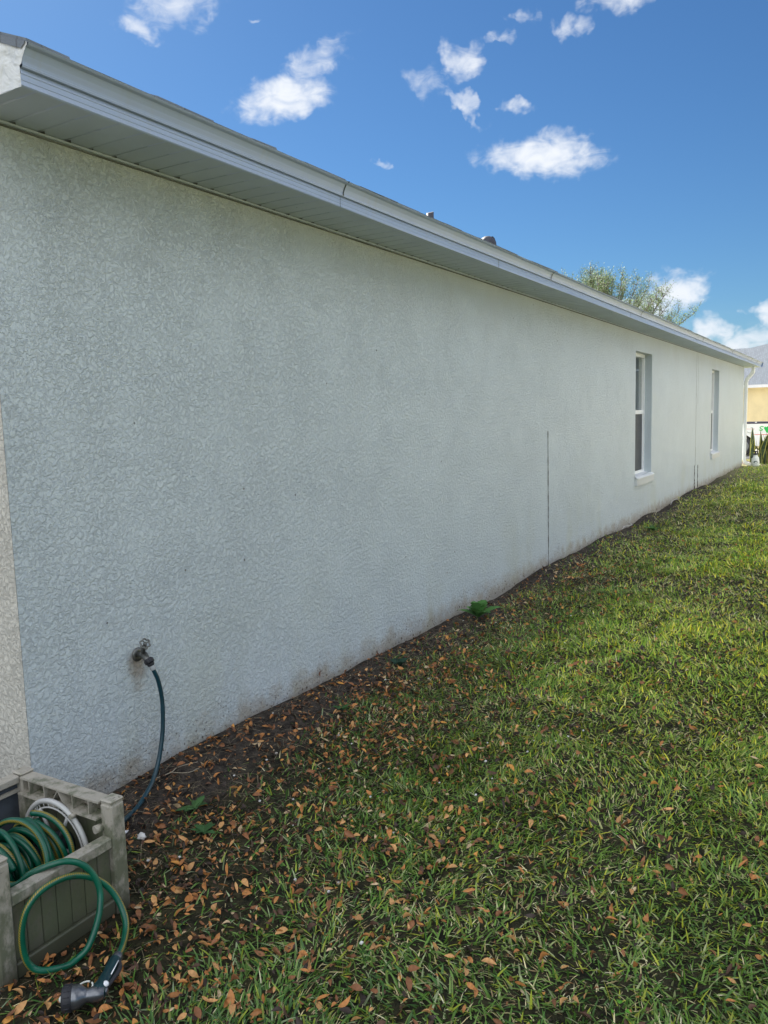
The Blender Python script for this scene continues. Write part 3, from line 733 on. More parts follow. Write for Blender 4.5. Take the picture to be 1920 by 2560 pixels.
# reel wheels + drum
rc = (-.40, .152)   # y, z of the axle
for wx_ in (-.205, -.535):
    f = MB(); R0 = .155
    ringp = [(wx_, rc[0]+R0*math.cos(q), rc[1]+R0*math.sin(q)) for q in np.linspace(0, 2*math.pi, 49)]
    f.tube(ringp, .0085, 10, caps=False)
    ringq = [(wx_, rc[0]+(R0-.022)*math.cos(q), rc[1]+(R0-.022)*math.sin(q)) for q in np.linspace(0, 2*math.pi, 37)]
    f.tube(ringq, .0035, 6, caps=False)
    for q in range(36):
        a_ = q*2*math.pi/36; f.tube([(wx_, rc[0]+(R0-.022)*math.cos(a_), rc[1]+(R0-.022)*math.sin(a_)), (wx_, rc[0]+R0*math.cos(a_), rc[1]+R0*math.sin(a_))], .002, 5)
    for q in range(6):
        a_ = q*math.pi/3; f.tube([(wx_, rc[0]+.04*math.cos(a_), rc[1]+.04*math.sin(a_)), (wx_, rc[0]+(R0-.02)*math.cos(a_), rc[1]+(R0-.02)*math.sin(a_))], .006, 6)
    wo_ = bp('reel_wheel', f, M_WHEEL)
f = MB(); f.tube([(BX0+.03, *rc), (BX1-.03, *rc)], .045, 16); bp('reel_drum', f, M_BOXIN)

# ------------------------------------------------------------------ green garden hose on the reel, looping out over the front rail
gh = empty('garden_hose', (-.38, -.41, .1)); tag(gh, 'green garden hose with yellow stripe wound on the reel and looping over the box front', 'hose')
hr = .0092
coil = MB(); rs = random.Random(5)
def windings(x0, x1, rad, turns, ph, wob):
    n_ = int(turns*26); pts = []
    for k in range(n_+1):
        u = k/n_; a_ = ph-turns*2*math.pi*u
        xx = x0+(x1-x0)*u+wob*math.sin(a_+ph*2)+wob*.5*math.sin(2.7*u*math.pi+ph)
        rr = rad+.008*math.sin(a_*.37+ph)+.003*math.sin(5*u+ph)
        xx = max(-.515, min(-.222, xx))
        pts.append((xx, rc[0]+rr*math.cos(a_), rc[1]+rr*math.sin(a_)))
    return pts
coil.tube(windings(-.55, -.23, .072, 12, .3, .004), hr, 9, sub=2, v0=.2, twist=1.2)
coil.tube(windings(-.235, -.55, .092, 10, 1.1, .012), hr, 9, sub=2, v0=.5, twist=1.5)
coil.tube(windings(-.54, -.24, .112, 6.5, 2.0, .022), hr, 12, sub=3, v0=.1, twist=2.0)
coil.tube(windings(-.26, -.53, .129, 4.2, .6, .038), hr, 14, sub=3, v0=.35, twist=1.3)
coil.tube(windings(-.50, -.25, .143, 2.2, 2.6, .05), hr, 14, sub=3, v0=.0, twist=1.1)
rel(coil, gh).build('coil', M_HOSE, gh)
loop = [(-.50, -.45, .30), (-.49, -.50, .255), (-.478, -.545, .215), (-.462, -.573, .213), (-.435, -.602, .240), (-.393, -.637, .254), (-.358, -.662, .253), (-.324, -.682, .230), (-.302, -.70, .190), (-.296, -.715, .142), (-.313, -.73, .096), (-.344, -.742, .055), (-.375, -.745, .020), (-.402, -.736, .003), (-.432, -.730, -.003), (-.467, -.722, .006), (-.496, -.706, .014), (-.515, -.688, .030), (-.526, -.677, .067), (-.527, -.672, .119), (-.517, -.671, .166), (-.498, -.675, .202), (-.463, -.681, .225), (-.416, -.687, .231), (-.367, -.690, .220), (-.317, -.692, .192), (-.281, -.702, .160), (-.259, -.718, .125), (-.250, -.742, .085), (-.258, -.772, .048), (-.285, -.80, .026), (-.335, -.842, .026), (-.372, -.866, .03)]
lo = MB(); lo.tube(loop, .0095, 16, sub=6, v0=.62, twist=.9)
rel(lo, gh).build('loop', M_HOSE, gh)
cr_ = MB(); ndir = Vector((-.491+.384, -.931+.875, 0)).normalized(); ncol = Vector((-.384, -.873, .032))
cr_.lathe([(.0135, -.020), (.015, -.017), (.015, -.003), (.0135, 0)], frame_m(ncol, ndir), 16); rel(cr_, gh).build('end_collar', M_SILVER, gh)

# ------------------------------------------------------------------ spray nozzle
nz = empty('spray_nozzle', (-.49, -.92, 0)); tag(nz, 'dark teal and silver spray nozzle lying in leaves at the hose end', 'nozzle')
def npz(name, mb, m): return rel(mb, nz).build(name, m, nz)
A = ncol+ndir*.002; B = Vector((-.493, -.936, .036))
f = MB(); f.tube([A, A.lerp(B, .12), A.lerp(B, .45), A.lerp(B, .8), B, B+Vector((-.012, -.012, .0))], [.0165, .0175, .0165, .0185, .021, .017], 16, sub=4); npz('grip', f, M_TEAL)
hd = Vector((-.567+.500, -.876+.950, 0)).normalized(); Hs = Vector((-.493, -.950, .036))
f = MB(); f.lathe([(.014, -.004), (.0185, .006), (.019, .026), (.0165, .034), (.0165, .040), (.0215, .048), (.0285, .058), (.030, .066), (.030, .074)], frame_m(Hs, hd), 22); npz('head', f, M_SILVER)
f = MB(); f.lathe([(.0305, .074), (.0325, .077), (.0325, .094), (.0300, .099), (.012, .100)], frame_m(Hs, hd), 26)
for q in range(14):
    a_ = q*2*math.pi/14; mm = frame_m(Hs, hd); f.tube([mm @ Vector((.0322*math.cos(a_), .0322*math.sin(a_), .078)), mm @ Vector((.0322*math.cos(a_), .0322*math.sin(a_), .094))], .0018, 5)
npz('dial', f, M_BLACK)
f = MB(); f.lathe([(.008, .099), (.008, .105), (.005, .108)], frame_m(Hs, hd), 12); npz('tip', f, M_PALE)
f = MB(); rcn = Vector((-.512, -.903, .046)); f.tube([rcn+.021*Vector((math.cos(q), math.sin(q)*.95, .12*math.cos(q))) for q in np.linspace(.2, 2*math.pi-.2, 25).tolist()], .0024, 8, caps=True); npz('hanging_ring', f, M_PALE)
side = Vector((.45, -.85, 0)).normalized()
side = ndir.cross(Vector((0, 0, 1))).normalized(); side = side if side.dot(Vector((.4, -.9, 0))) > 0 else -side
f = MB(); f.tube([A.lerp(B, .06)+side*.014+Vector((0, 0, .006)), A.lerp(B, .3)+side*.026+Vector((0, 0, .004)), A.lerp(B, .6)+side*.024+Vector((0, 0, .004)), A.lerp(B, .92)+side*.018+Vector((0, 0, .004))], [.004, .006, .006, .005], 8, sub=5); npz('lever', f, M_BLACK)
f = MB(); f.tube([A.lerp(B, .16)+side*.0165+Vector((0, 0, .014)), A.lerp(B, .62)+side*.0165+Vector((0, 0, .014))], .0016, 6); npz('trim_line', f, M_WHITE)
f = MB(); f.lathe([(.0015, -.002), (.007, 0), (.008, .002), (.004, .004)], frame_m(A.lerp(B, .93)+side*.016+Vector((0, 0, .014)), side*.7+Vector((-.2, -.1, .8)))); f.v = [tuple(p) for p in f.v]; npz('latch', f, M_WHITE)
f = MB(); f.lathe([(.009, 0), (.010, .006), (.006, .009)], frame_m(B+side*.014, side), 12); npz('pivot_cap', f, M_SILVER)

# ------------------------------------------------------------------ far things
# neighbour house
nh = empty('neighbour_house', (38, 0, -.3)); tag(nh, 'yellow stucco house with grey shingle roof across the street', 'house')
def nb_(name, mb, m): return rel(mb, nh).build(name, m, nh)
kk = .66; ex = 37.6
def sl(z): return ex+(z-2.52)/kk
f = MB(); f.box(38.0, 50, -18, 13, -.45, 2.50); nb_('wall', f, M_YELLOW)
f = MB()
front = [(ex, 13.5, 2.52), (ex, -18.5, 2.52), (sl(6.0), -12, 6.0), (sl(6.0), -5.2, 6.0), (sl(4.32), -1.7+3.6, 4.32), (sl(4.32), 10.5, 4.32)]
f.poly(front); xm = 44.5
back = [(2*xm-p[0], p[1], p[2]) for p in front]; f.poly(back[::-1])
f.poly([front[0], front[5], back[5], back[0]]); f.poly([front[1], back[1], back[2], front[2]]); f.poly([front[2], back[2], back[3], front[3]]); f.poly([front[3], back[3], back[4], front[4]]); f.poly([front[4], back[4], back[5], front[5]])
nr = MB(); nr = f.build('roof', M_SHINGLE, nh); nr.location = (-38, 0, .3)
f = MB(); f.box(ex-.03, ex-.001, -18.5, 13.5, 2.385, 2.515); f.box(ex-.001, 38.2, -18.5, 13.5, 2.39, 2.40); nb_('fascia', f, M_WHITE)

# added unseen house across the side yard, bounces sun onto our shaded wall
nd = empty('added_bounce_house', (20, -7.2, 0)); tag(nd, 'added unseen pale house across the side yard, bouncing sunlight onto the stucco wall', 'house')
def ndp(name, mb, m, p=None): return rel(mb, nd).build(name, m, p or nd)
f = MB(); f.box(8.5, 31, -18, -7.2, -.4, 2.6); ndp('wall', f, simple('cream_stucco', (.76, .74, .68), .8, bump=.004, bscale=30))
f = MB(); e_ = 2.72; f.poly([(8.1, -6.8, e_), (31.4, -6.8, e_), (25.9, -12.6, e_+2.5), (13.6, -12.6, e_+2.5)]); f.poly([(8.1, -18.4, e_), (13.6, -12.6, e_+2.5), (25.9, -12.6, e_+2.5), (31.4, -18.4, e_)]); f.poly([(8.1, -6.8, e_), (13.6, -12.6, e_+2.5), (8.1, -18.4, e_)]); f.poly([(31.4, -6.8, e_), (31.4, -18.4, e_), (25.9, -12.6, e_+2.5)])
ndp('roof', f, M_SHINGLE)
f = MB(); f.box(8.1, 31.4, -6.8, -6.78, 2.57, 2.718); f.box(8.1, 31.4, -7.199, -6.801, 2.575, 2.585); ndp('fascia', f, M_WHITE)
for x_ in (11.0, 17.5, 25.0):
    f = MB(); f.box(x_, x_+1.0, -7.24, -7.17, .7, 2.2); wf = ndp('window', f, M_FRAME)
    f = MB(); f.box(x_+.06, x_+.94, -7.168, -7.16, .76, 1.42); f.box(x_+.06, x_+.94, -7.168, -7.16, 1.48, 2.14); ndp('pane', f, M_TINT, wf)
# truck on the driveway, rear part visible past our house
tk = empty('pickup_truck', (31, 1.3, -.27)); tag(tk, 'white pickup truck with black bed cap, red stripe and green decals', 'truck')
def tp(name, mb, m): return rel(mb, tk).build(name, m, tk)
# truck runs along Y: front toward +Y, tail at y=-.45 ; side facing us at x=30.6
tx0, tx1 = 30.55, 32.45; zt_ = .915; TB = -1.95; TF = TB+5.6
wy = [1.10, 1.10+3.4]
def side_profile():
    pts = [(TB+0.0, .22), (TB+.02, zt_), (TB+1.95+1.95, zt_)]
    pts = [(-.62, .16), (-.60, zt_-.02), (-.55, zt_), (2.35, zt_), (2.40, zt_+.02), (2.65, 1.50), (4.05, 1.52), (4.75, .98), (6.0, .88), (6.12, .6), (6.12, .10)]
    def arch(cy, r=.43): return [(cy+r*math.cos(q), .10+r*math.sin(q) if True else 0) for q in np.linspace(0, math.pi, 12)]
    a2 = arch(wy[1]); a1 = arch(wy[0])
    return pts+[(y_, z_) for y_, z_ in a2]+[(y_, z_) for y_, z_ in a1]
f = MB(); f.extrude(side_profile(), 0, tx0, tx1)
tp('body', f, M_TRUCK)
f = MB(); f.box(tx0-.012, tx1+.012, -.62, 2.38, zt_+.002, zt_+.055, bev=.01); tp('bed_cap', f, M_NAVY)
f = MB(); f.box(tx0-.014, tx0-.006, .6, .66, zt_+.035, zt_+.075); tp('cap_clamp', f, M_WHITE)
f = MB(); f.extrude([(2.78, zt_+.08), (2.92, 1.42), (3.95, 1.42), (4.45, zt_+.08)], 0, tx0-.006, tx1+.006); tp('side_window', f, M_TINT)
for y_ in wy:
    for xx_, sgn in ((tx0-.005, 1), (tx1+.005, -1)):
        f = MB(); mm = frame_m((xx_, y_, .09), (sgn, 0, 0)); f.lathe([(.25, 0), (.345, .01), (.365, .04), (.365, .20), (.34, .23)], mm, 28); tyre = tp('wheel', f, M_BLACK)
        f = MB(); f.lathe([(.21, -.004), (.235, -.012), (.245, .002)], mm, 28); f.lathe([(.06, -.02), (.07, .0)], mm, 12)
        for q in range(6):
            a_ = q*math.pi/3; f.tube([mm @ Vector((.05*math.cos(a_), .05*math.sin(a_), -.008)), mm @ Vector((.22*math.cos(a_), .22*math.sin(a_), -.008))], .022, 6)
        r_ = rel(f, tk).build('rim', M_RIM, tyre)
f = MB(); f.add([(tx0-.003, .80, .515), (tx0-.003, -.60, .50), (tx0-.003, -.60, .535), (tx0-.003, .62, .53)], [(0, 1, 2, 3)]); tp('red_stripe', f, M_RED)
f = MB(); f.add([(tx0-.003, .95, .72), (tx0-.003, .66, .72), (tx0-.003, .66, .735), (tx0-.003, .95, .735)], [(0, 1, 2, 3)]); tp('red_stripe', f, simple('faded_red_stripe', (.75, .40, .42), .4, var=.03))
f = MB(); fd = [(.80, .775), (.735, .765), (.71, .70), (.735, .63), (.80, .585), (.88, .60), (.91, .63)]
f.tube([(tx0-.004, a_, b2) for a_, b2 in fd], .010, 6, sub=4); tp('fuel_door_outline', f, M_GREY)
f = MB(); f.tube([(tx0-.006, a_, b2) for a_, b2 in [(.37, .80), (.43, .815), (.49, .775), (.45, .73), (.40, .70), (.45, .665), (.51, .69)]], .014, 6, sub=4)
f.extrude([(.36, .76), (.33, .81), (.27, .785), (.23, .82), (.18, .82), (.16, .76), (.19, .68), (.22, .60), (.25, .56), (.31, .66)], 0, tx0-.010, tx0-.003)
tp('green_decal', f, M_GREEN)
f = MB(); f.extrude([(.15, .80), (.04, .80), (-.04, .72), (.0, .62), (.08, .58), (.15, .68)], 0, tx0-.011, tx0-.004); tp('dark_green_decal', f, M_DKGREEN)

# street tree beyond the roof
def make_tree(loc, H, crx, cz0, cz1, seed, name, label):
    rg = np.random.default_rng(seed); rr = random.Random(seed)
    root = empty(name, loc); tag(root, label, 'tree')
    tk_ = MB(); tk_.tube([(0, 0, -.3), (.05, .02, 1), (-.05, .08, 2.0), (0, 0, cz0)], [.20, .16, .14, .12], 10, sub=3)
    LV = []; LT = []; LC = []; nv = 0
    tips = []
    for i in range(64):
        a_ = rr.random()*6.283; e = rr.random()**.7; rad = crx*e; top = cz1-(cz1-cz0)*.45*e**2+rr.uniform(-.5, .35)
        top += -.42*(rad*math.sin(-a_)) if False else 0
        ex_ = Vector((rad*math.cos(a_), rad*math.sin(a_), top)); mid = Vector((rad*.45*math.cos(a_), rad*.45*math.sin(a_), cz0+(top-cz0)*.42))
        tk_.tube([(0, 0, cz0-.1+rr.uniform(-.3, .1)), mid, ex_], [.06, .035, .008], 6, sub=4)
        for u in np.linspace(.3, 1, 17).tolist():
            p = (1-u)**2*Vector((0, 0, cz0))+2*u*(1-u)*mid*1.0+u*u*ex_
            for s_ in range(3):
                d_ = Vector((rr.gauss(0, .5), rr.gauss(0, .5), rr.uniform(.3, 1.1))).normalized(); ln = rr.uniform(.3, .85)*(1.15-.4*u)
                q1 = p+d_*ln; q1.x += rr.gauss(0, .06)
                tk_.tube([p, p.lerp(q1, .5)+Vector((rr.gauss(0, .04), rr.gauss(0, .04), .02)), q1], [.011, .008, .004], 4, caps=False)
                tips.append((p, q1))
    for (p, q1) in tips:
        n_ = rr.randint(28, 42); pale = rr.random()
        base = np.array([.13, .20, .07])*(.8+.5*pale)+np.array([.05, .05, .02])*pale
        for k in range(n_):
            u = rr.uniform(.15, 1.05); c = p.lerp(q1, u)+Vector((rr.gauss(0, .07), rr.gauss(0, .07), rr.gauss(0, .07)))
            s_ = rr.uniform(.018, .040); d1 = Vector((rr.gauss(0, 1), rr.gauss(0, 1), rr.gauss(0, 1)+.5)).normalized(); d2 = d1.orthogonal().normalized()
            LV += [c-d1*s_, c+d2*s_*.45, c+d1*s_, c-d2*s_*.45]; LT += [(nv, nv+1, nv+2), (nv, nv+2, nv+3)]; nv += 4
            cc = base*rr.uniform(.7, 1.3); LC += [cc]*4
    tk_.build('trunk', M_BARK, root)
    fastmesh('crown', np.array([tuple(v) for v in LV]), np.array(LT), np.array(LC), M_GREENLEAF, root, smooth=False)
    return root
make_tree((33.8, 7.3, -.3), 8, 3.9, 3.0, 7.45, 11, 'street_tree', 'pale green feathery tree rising beyond the roof line')

# mulch bed and snake plant
mb_ = MB(); pts = []
for k in range(40):
    q = k*2*math.pi/40; pts.append((22.3+.95*math.cos(q)*(1+.1*math.sin(3*q)), -.75+.95*math.sin(q)*(1+.08*math.cos(5*q)), float(hgt(22.3, -.75))+.03))
mb_.poly(pts); mb_.add([(p[0], p[1], p[2]) for p in pts]+[(22.3+(p[0]-22.3)*1.06, -.75+(p[1]+.75)*1.06, p[2]-.08) for p in pts], [(i, (i+1) % 40, 40+(i+1) % 40, 40+i) for i in range(40)])
mo = mb_.build('mulch_bed', M_MULCH); tag(mo, 'dark mulch bed round the snake plant by the house corner', 'mulch bed', kind='structure')
def snakemat():
    m, k, b, o, c = mat('snake_plant_leaf')
    uv = k.new('ShaderNodeUVMap'); sx = k.new('ShaderNodeSeparateXYZ'); k.l.new(uv.outputs[0], sx.inputs[0])
    e = k.math('ABSOLUTE', k.math('SUBTRACT', sx.outputs[0], .5))
    body = k.mix(k.ramp(k.noise(k.mapping(o, scale=(.4, .4, 3)), 12, 3), .4, .6), (.020, .045, .022), (.06, .095, .045))
    k.set(b.inputs['Base Color'], k.mix(k.ramp(e, .33, .38), body, (.42, .40, .10))); b.inputs['Roughness'].default_value = .4
    return m
M_SNAKE = snakemat()
sp = empty('snake_plant', (21.7, -.54, float(hgt(21.7, -.54))+.01)); tag(sp, 'snake plant with tall pointed yellow edged leaves by the downspout', 'plant')
rs = random.Random(3)
for i in range(46):
    ln = rs.uniform(.5, 1.02); wd = rs.uniform(.045, .072); a_ = rs.random()*6.28; lean = rs.uniform(.02, .25); bx_, by_ = rs.gauss(0, .10), rs.gauss(-.03, .15)
    if i == 0: ln, lean, a_, bx_, by_ = .66, .52, 1.6, -.12, .06
    if i == 1: ln, lean, a_, bx_, by_ = 1.05, .05, 1.2, -.05, -.10
    fc = rs.random()*3.14; n_ = 9; b = MB(); vs = []
    for k in range(n_+1):
        u = k/n_; ww = wd*(.75+.6*math.sin(min(u*1.5, 1)*math.pi*.6))*(1-u**3.2)+.001; ctr = Vector((bx_+math.cos(a_)*lean*ln*u*u, by_+math.sin(a_)*lean*ln*u*u, ln*u*(1-.12*lean*u)))
        sd_ = Vector((math.cos(fc+u*.6), math.sin(fc+u*.6), 0)); nn = Vector((-sd_.y, sd_.x, 0))
        for t2, off in ((-1, 0), (-.5, .012), (0, .016), (.5, .012), (1, 0)): vs.append(ctr+sd_*ww*t2*.8+nn*off*(1-u))
    base = 0; b.v = [tuple(v) for v in vs]
    for k in range(n_):
        for j in range(4):
            b.uv[len(b.f)] = [(j/4, k/n_), ((j+1)/4, k/n_), ((j+1)/4, (k+1)/n_), (j/4, (k+1)/n_)]
            b.f.append((k*5+j, k*5+j+1, k*5+j+6, k*5+j+5)); b.smooth.append(True); b.mi.append(0)
    b.build('leaf', M_SNAKE, sp)

# pump sprayer
ps = empty('pump_sprayer', (20.95, -.34, float(hgt(20.95, -.34)))); tag(ps, 'white pump sprayer with black handle standing in grass by the downspout', 'sprayer')
f = MB(); f.lathe([(.088, 0), (.096, .012), (.098, .10), (.090, .20), (.082, .235), (.058, .262), (.052, .30), (.056, .305)], None, 26); f.build('tank', M_POLY, ps)
f = MB(); f.lathe([(.060, .303), (.066, .306), (.066, .328), (.05, .338)], None, 20); f.tube([(0, 0, .335), (0, 0, .385)], .017, 10); f.tube([(0, -.06, .39), (0, .06, .39)], .014, 10); f.build('pump_handle', M_BLACK, ps)
f = MB(); f.tube([(.0, .075, .245), (.02, .10, .235), (.06, .115, .17), (.12, .10, .02), (.18, .0, .012), (.14, -.30, .015)], .006, 8, sub=5); f.tube([(-.05, .062, .262), (-.06, .085, .225)], .014, 8); f.build('spray_hose', M_BLACK, ps)
f = MB(); vs = []
for k in range(25):
    q = k*2*math.pi/24; ang = math.radians(190)+math.cos(q)*.50; vs.append((.0995*math.cos(ang), .0995*math.sin(ang), .115+.032*math.sin(q)))
f.poly(vs[:-1]); f.build('oval_label', simple('label_green', (.03, .085, .075), .4, var=.0), ps)
f = MB()
for k in range(5):
    a0 = math.radians(190)-.26+k*.115; f.box(0, 0, 0, 0, 0, 0) if False else f.add([(.1008*math.cos(a0), .1008*math.sin(a0), .112), (.1008*math.cos(a0+.07), .1008*math.sin(a0+.07), .112), (.1008*math.cos(a0+.07), .1008*math.sin(a0+.07), .119), (.1008*math.cos(a0), .1008*math.sin(a0), .119)], [(0, 1, 2, 3)])
f.build('label_mark', M_PALE, ps)

# ------------------------------------------------------------------ grass
def blades(px, py, ln, wd, lean, azm, col, name, lab, z=None, segs=3):
    n = len(px); z0 = hgt(px, py) if z is None else z
    t_ = np.linspace(0, 1, segs+1); dirx = np.cos(azm); diry = np.sin(azm)
    fa = azm+np.pi/2+RNG.normal(0, .5, n); sx_ = np.cos(fa); sy_ = np.sin(fa)
    Vs = []; 
    for k, u in enumerate(t_):
        hor = ln*(np.sin(lean)*u*.8+.35*lean*u*u); ver = ln*(np.cos(lean)*u-.22*lean*u*u)
        cx = px+dirx*hor; cy = py+diry*hor; cz = z0-.006+ver
        w_ = wd*(1-.15*u)*(1. if k < segs else .0)
        if k == segs-1: w_ = wd*.78
        if k < segs:
            Vs.append(np.stack([cx-sx_*w_/2, cy-sy_*w_/2, cz], 1)); Vs.append(np.stack([cx+sx_*w_/2, cy+sy_*w_/2, cz], 1))
        else: Vs.append(np.stack([cx, cy, cz], 1))
    nv = 2*segs+1; V_ = np.stack(Vs, 1).reshape(-1, 3)
    tri = []
    for k in range(segs-1): tri += [(2*k, 2*k+1, 2*k+3), (2*k, 2*k+3, 2*k+2)]
    tri.append((2*segs-2, 2*segs-1, 2*segs)); tri = np.array(tri)
    T_ = (np.arange(n)[:, None, None]*nv+tri[None]).reshape(-1, 3)
    C_ = np.repeat(col, nv, axis=0)
    V_[:, 1] = np.minimum(V_[:, 1], -.002) if (V_[:, 0].min() > -.1) else V_[:, 1]
    return V_, T_, C_
def lawn_cover(x, y):
    """probability that grass grows here: bare soil strip by the wall, thinner where leaves lie thick"""
    edge = -.02+.18*vnoise(x, y, 1.3, 21)+.16*vnoise(x, y, 6, 22)+.12*np.clip(1-x/3.5, 0, 1)-.006*np.clip(x, 0, 10)
    e = np.clip((-y-edge)/.22, 0, 1)
    corner = np.clip((np.hypot((x+.1)*.75, y+.15)-.50-.30*vnoise(x, y, 2.4, 23))/.6, .20, 1)
    corner = np.where(x < 1.6, corner, 1)
    thin = .58+.42*np.clip((-y-.25)/.75+(vnoise(x, y, 2.1, 25)-.5)*.8, 0, 1)
    patch = .78+.22*np.clip((vnoise(x, y, 1.7, 24)-.25)*3, 0, 1)
    return e*corner*patch*thin
parts = []
def sow(x0, x1, y0, y1, dens, sc_):
    n = int((x1-x0)*(y1-y0)*dens); x = RNG.uniform(x0, x1, n); y = RNG.uniform(y0, y1, n)
    inbox = (x > BX0-.02) & (x < BX1+.02) & (y > BY0-.02) & (y < BY1+.02)
    k = (RNG.random(n) < lawn_cover(x, y)) & ~inbox; x = x[k]; y = y[k]; n = len(x)
    # clump azimuth so tufts fan out
    azm = np.where(RNG.random(n) < .45, RNG.uniform(0, 6.283, n), 12.6*vnoise(x, y, 2.6, 51)+RNG.normal(0, .6, n))
    ln = (.020+.044*RNG.random(n)**1.3)*sc_; wd = (.0038+.0040*RNG.random(n))*sc_; lean = np.clip(RNG.normal(.98, .36, n), .1, 1.5)
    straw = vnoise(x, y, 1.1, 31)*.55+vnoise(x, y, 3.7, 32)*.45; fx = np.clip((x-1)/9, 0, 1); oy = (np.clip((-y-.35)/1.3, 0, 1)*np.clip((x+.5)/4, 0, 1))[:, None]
    ps_ = np.clip(.12+.12*oy[:, 0]+1.15*np.clip(straw-.40, 0, 1)+.42*fx*np.clip(straw-.12, 0, 1)*1.5+.22*np.exp(-((y+.35)/.35)**2), 0, .72)
    r_ = RNG.random(n); col = np.empty((n, 3))
    gr = np.array([[.056, .14, .030], [.10, .21, .036], [.16, .265, .070], [.27, .34, .045], [.26, .33, .18]])[RNG.choice(5, n, p=[.3, .28, .2, .12, .10])]
    oy = (np.clip((-y-.35)/1.3, 0, 1)*np.clip((x+.5)/4, 0, 1))[:, None]; gr = gr*(1+1.35*np.maximum(fx[:, None]*.8, oy)*np.array([1.75, 1.0, .15]))  # blades lightened and yellowed far off and outward, imitating brighter light there
    yg = vnoise(x, y, .8, 33)[:, None]; gr = gr*(.75+.5*yg)
    st = np.array([[.76, .66, .36], [.60, .49, .24], [.88, .82, .52], [.32, .23, .11]])[RNG.choice(4, n, p=[.35, .3, .15, .2])]
    m_ = r_ < ps_; col[:] = gr; col[m_] = st[m_]; wd = np.where(m_, wd*.62, wd); ln = np.where(m_, ln*RNG.uniform(.5, 1.0, n), ln); lean = np.where(m_, np.clip(lean+.35, 0, 1.5), lean)
    col *= RNG.uniform(.7, 1.3, (n, 1))
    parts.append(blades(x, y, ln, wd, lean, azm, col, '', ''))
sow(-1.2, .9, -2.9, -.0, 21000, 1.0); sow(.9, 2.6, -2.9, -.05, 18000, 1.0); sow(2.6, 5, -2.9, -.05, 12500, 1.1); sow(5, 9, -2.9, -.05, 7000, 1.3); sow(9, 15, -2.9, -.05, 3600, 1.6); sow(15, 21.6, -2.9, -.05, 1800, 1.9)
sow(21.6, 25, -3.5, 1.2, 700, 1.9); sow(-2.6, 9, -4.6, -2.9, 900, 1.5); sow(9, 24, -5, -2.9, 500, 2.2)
off = 0; VV = []; TT = []; CC = []
for v_, t2, c2 in parts: VV.append(v_); TT.append(t2+off); CC.append(c2); off += len(v_)
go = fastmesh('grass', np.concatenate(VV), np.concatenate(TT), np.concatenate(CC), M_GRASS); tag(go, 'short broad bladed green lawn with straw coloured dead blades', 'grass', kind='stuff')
print('grass blades verts', off)

# thatch: loose dry straw threads lying on soil and lawn
n = 5200; x = np.concatenate([RNG.uniform(-1, 5, n), RNG.uniform(5, 20, 4200)]); y = np.concatenate([-.03-np.abs(RNG.normal(0, .55, n)), -.03-np.abs(RNG.normal(0, .9, 4200))]); n = len(x)
k = (y > -2.8) & ~((x > BX0-.03) & (x < BX1+.03) & (y > BY0-.03)); x = x[k]; y = y[k]; n = len(x)
sc2 = 1+np.clip(x, 0, 20)/12
v_, t2, c2 = blades(x, y, RNG.uniform(.03, .09, n)*sc2, RNG.uniform(.0012, .0024, n)*sc2, RNG.uniform(1.25, 1.5, n), RNG.uniform(0, 6.28, n), np.array([[.34, .28, .18], [.20, .15, .10], [.09, .065, .045], [.26, .21, .12]])[RNG.choice(4, n)]*RNG.uniform(.6, 1.2, (n, 1)), '', '', z=hgt(x, y)+RNG.uniform(.004, .02, n))
th = fastmesh('dry_thatch', v_, t2, c2, M_LEAF); tag(th, 'loose dry grass threads lying on soil beside the wall', 'thatch', kind='stuff')

# ------------------------------------------------------------------ fallen leaves
def leafshape(rg, ln, wd, curl, fold, nseg=6):
    vs = []; fs = []
    for k in range(nseg+1):
        u = k/nseg; ww = wd*(math.sin(math.pi*min(1, u**.8))**.8)*.5 if 0 < k < nseg else wd*.03
        xx = ln*(u-.5); zz = curl*ln*(u-.5)**2*4*.25; 
        vs += [(xx, -ww, zz+fold*ww), (xx, 0, zz), (xx, ww, zz+fold*ww*.9)]
        if k: o_ = 3*(k-1); fs += [(o_, o_+1, o_+4), (o_, o_+4, o_+3), (o_+1, o_+2, o_+5), (o_+1, o_+5, o_+4)]
    return np.array(vs), np.array(fs)
protos = []
rg = random.Random(9)
for i in range(10): protos.append(leafshape(rg, rg.uniform(.030, .050), rg.uniform(.012, .022), rg.uniform(-.9, 1.4), rg.uniform(-.3, 1.1)))
browns = np.array([[.44, .185, .055], [.24, .10, .04], [.55, .29, .11], [.10, .05, .028], [.54, .25, .055], [.045, .03, .022], [.52, .38, .22]])
def litter_density(x, y):
    d = np.hypot((x+.25)*.5, (y+.7)*.9)
    a_ = np.exp(-(d/.8)**2)*1.0
    nearwall = np.exp(-((y+.42)/.40)**2)*np.exp(-np.clip(x-1.4, 0, 99)/2.2)*.95
    allover = .17*np.clip(1.15-x/7, .06, 1)
    return np.clip(a_+nearwall+allover, 0, 1)*(.25+.9*vnoise(x, y, 3.1, 41))
ctr = []
N0 = 60000; x = RNG.uniform(-1.3, 9, N0); y = RNG.uniform(-2.9, -.03, N0); keep = RNG.random(N0) < litter_density(x, y)*.95
keep &= ~((x > BX0-.015) & (x < BX1+.015) & (y > BY0-.012) & (y < .0) & (y > BY0)); keep &= ~((x < -.03) & (y > -.02))
x = x[keep]; y = y[keep]; n = len(x)
az_ = RNG.uniform(0, 6.283, n); ti = RNG.normal(0, .55, n); tj = RNG.normal(0, .55, n); pi_ = RNG.integers(0, 10, n); sc_ = (.36+.70*RNG.random(n)**1.7)*(1+np.clip(x, 0, 9)*.03)
bc = browns[RNG.choice(7, n, p=[.18, .22, .09, .22, .06, .18, .05])]*RNG.uniform(.7, 1.25, (n, 1))
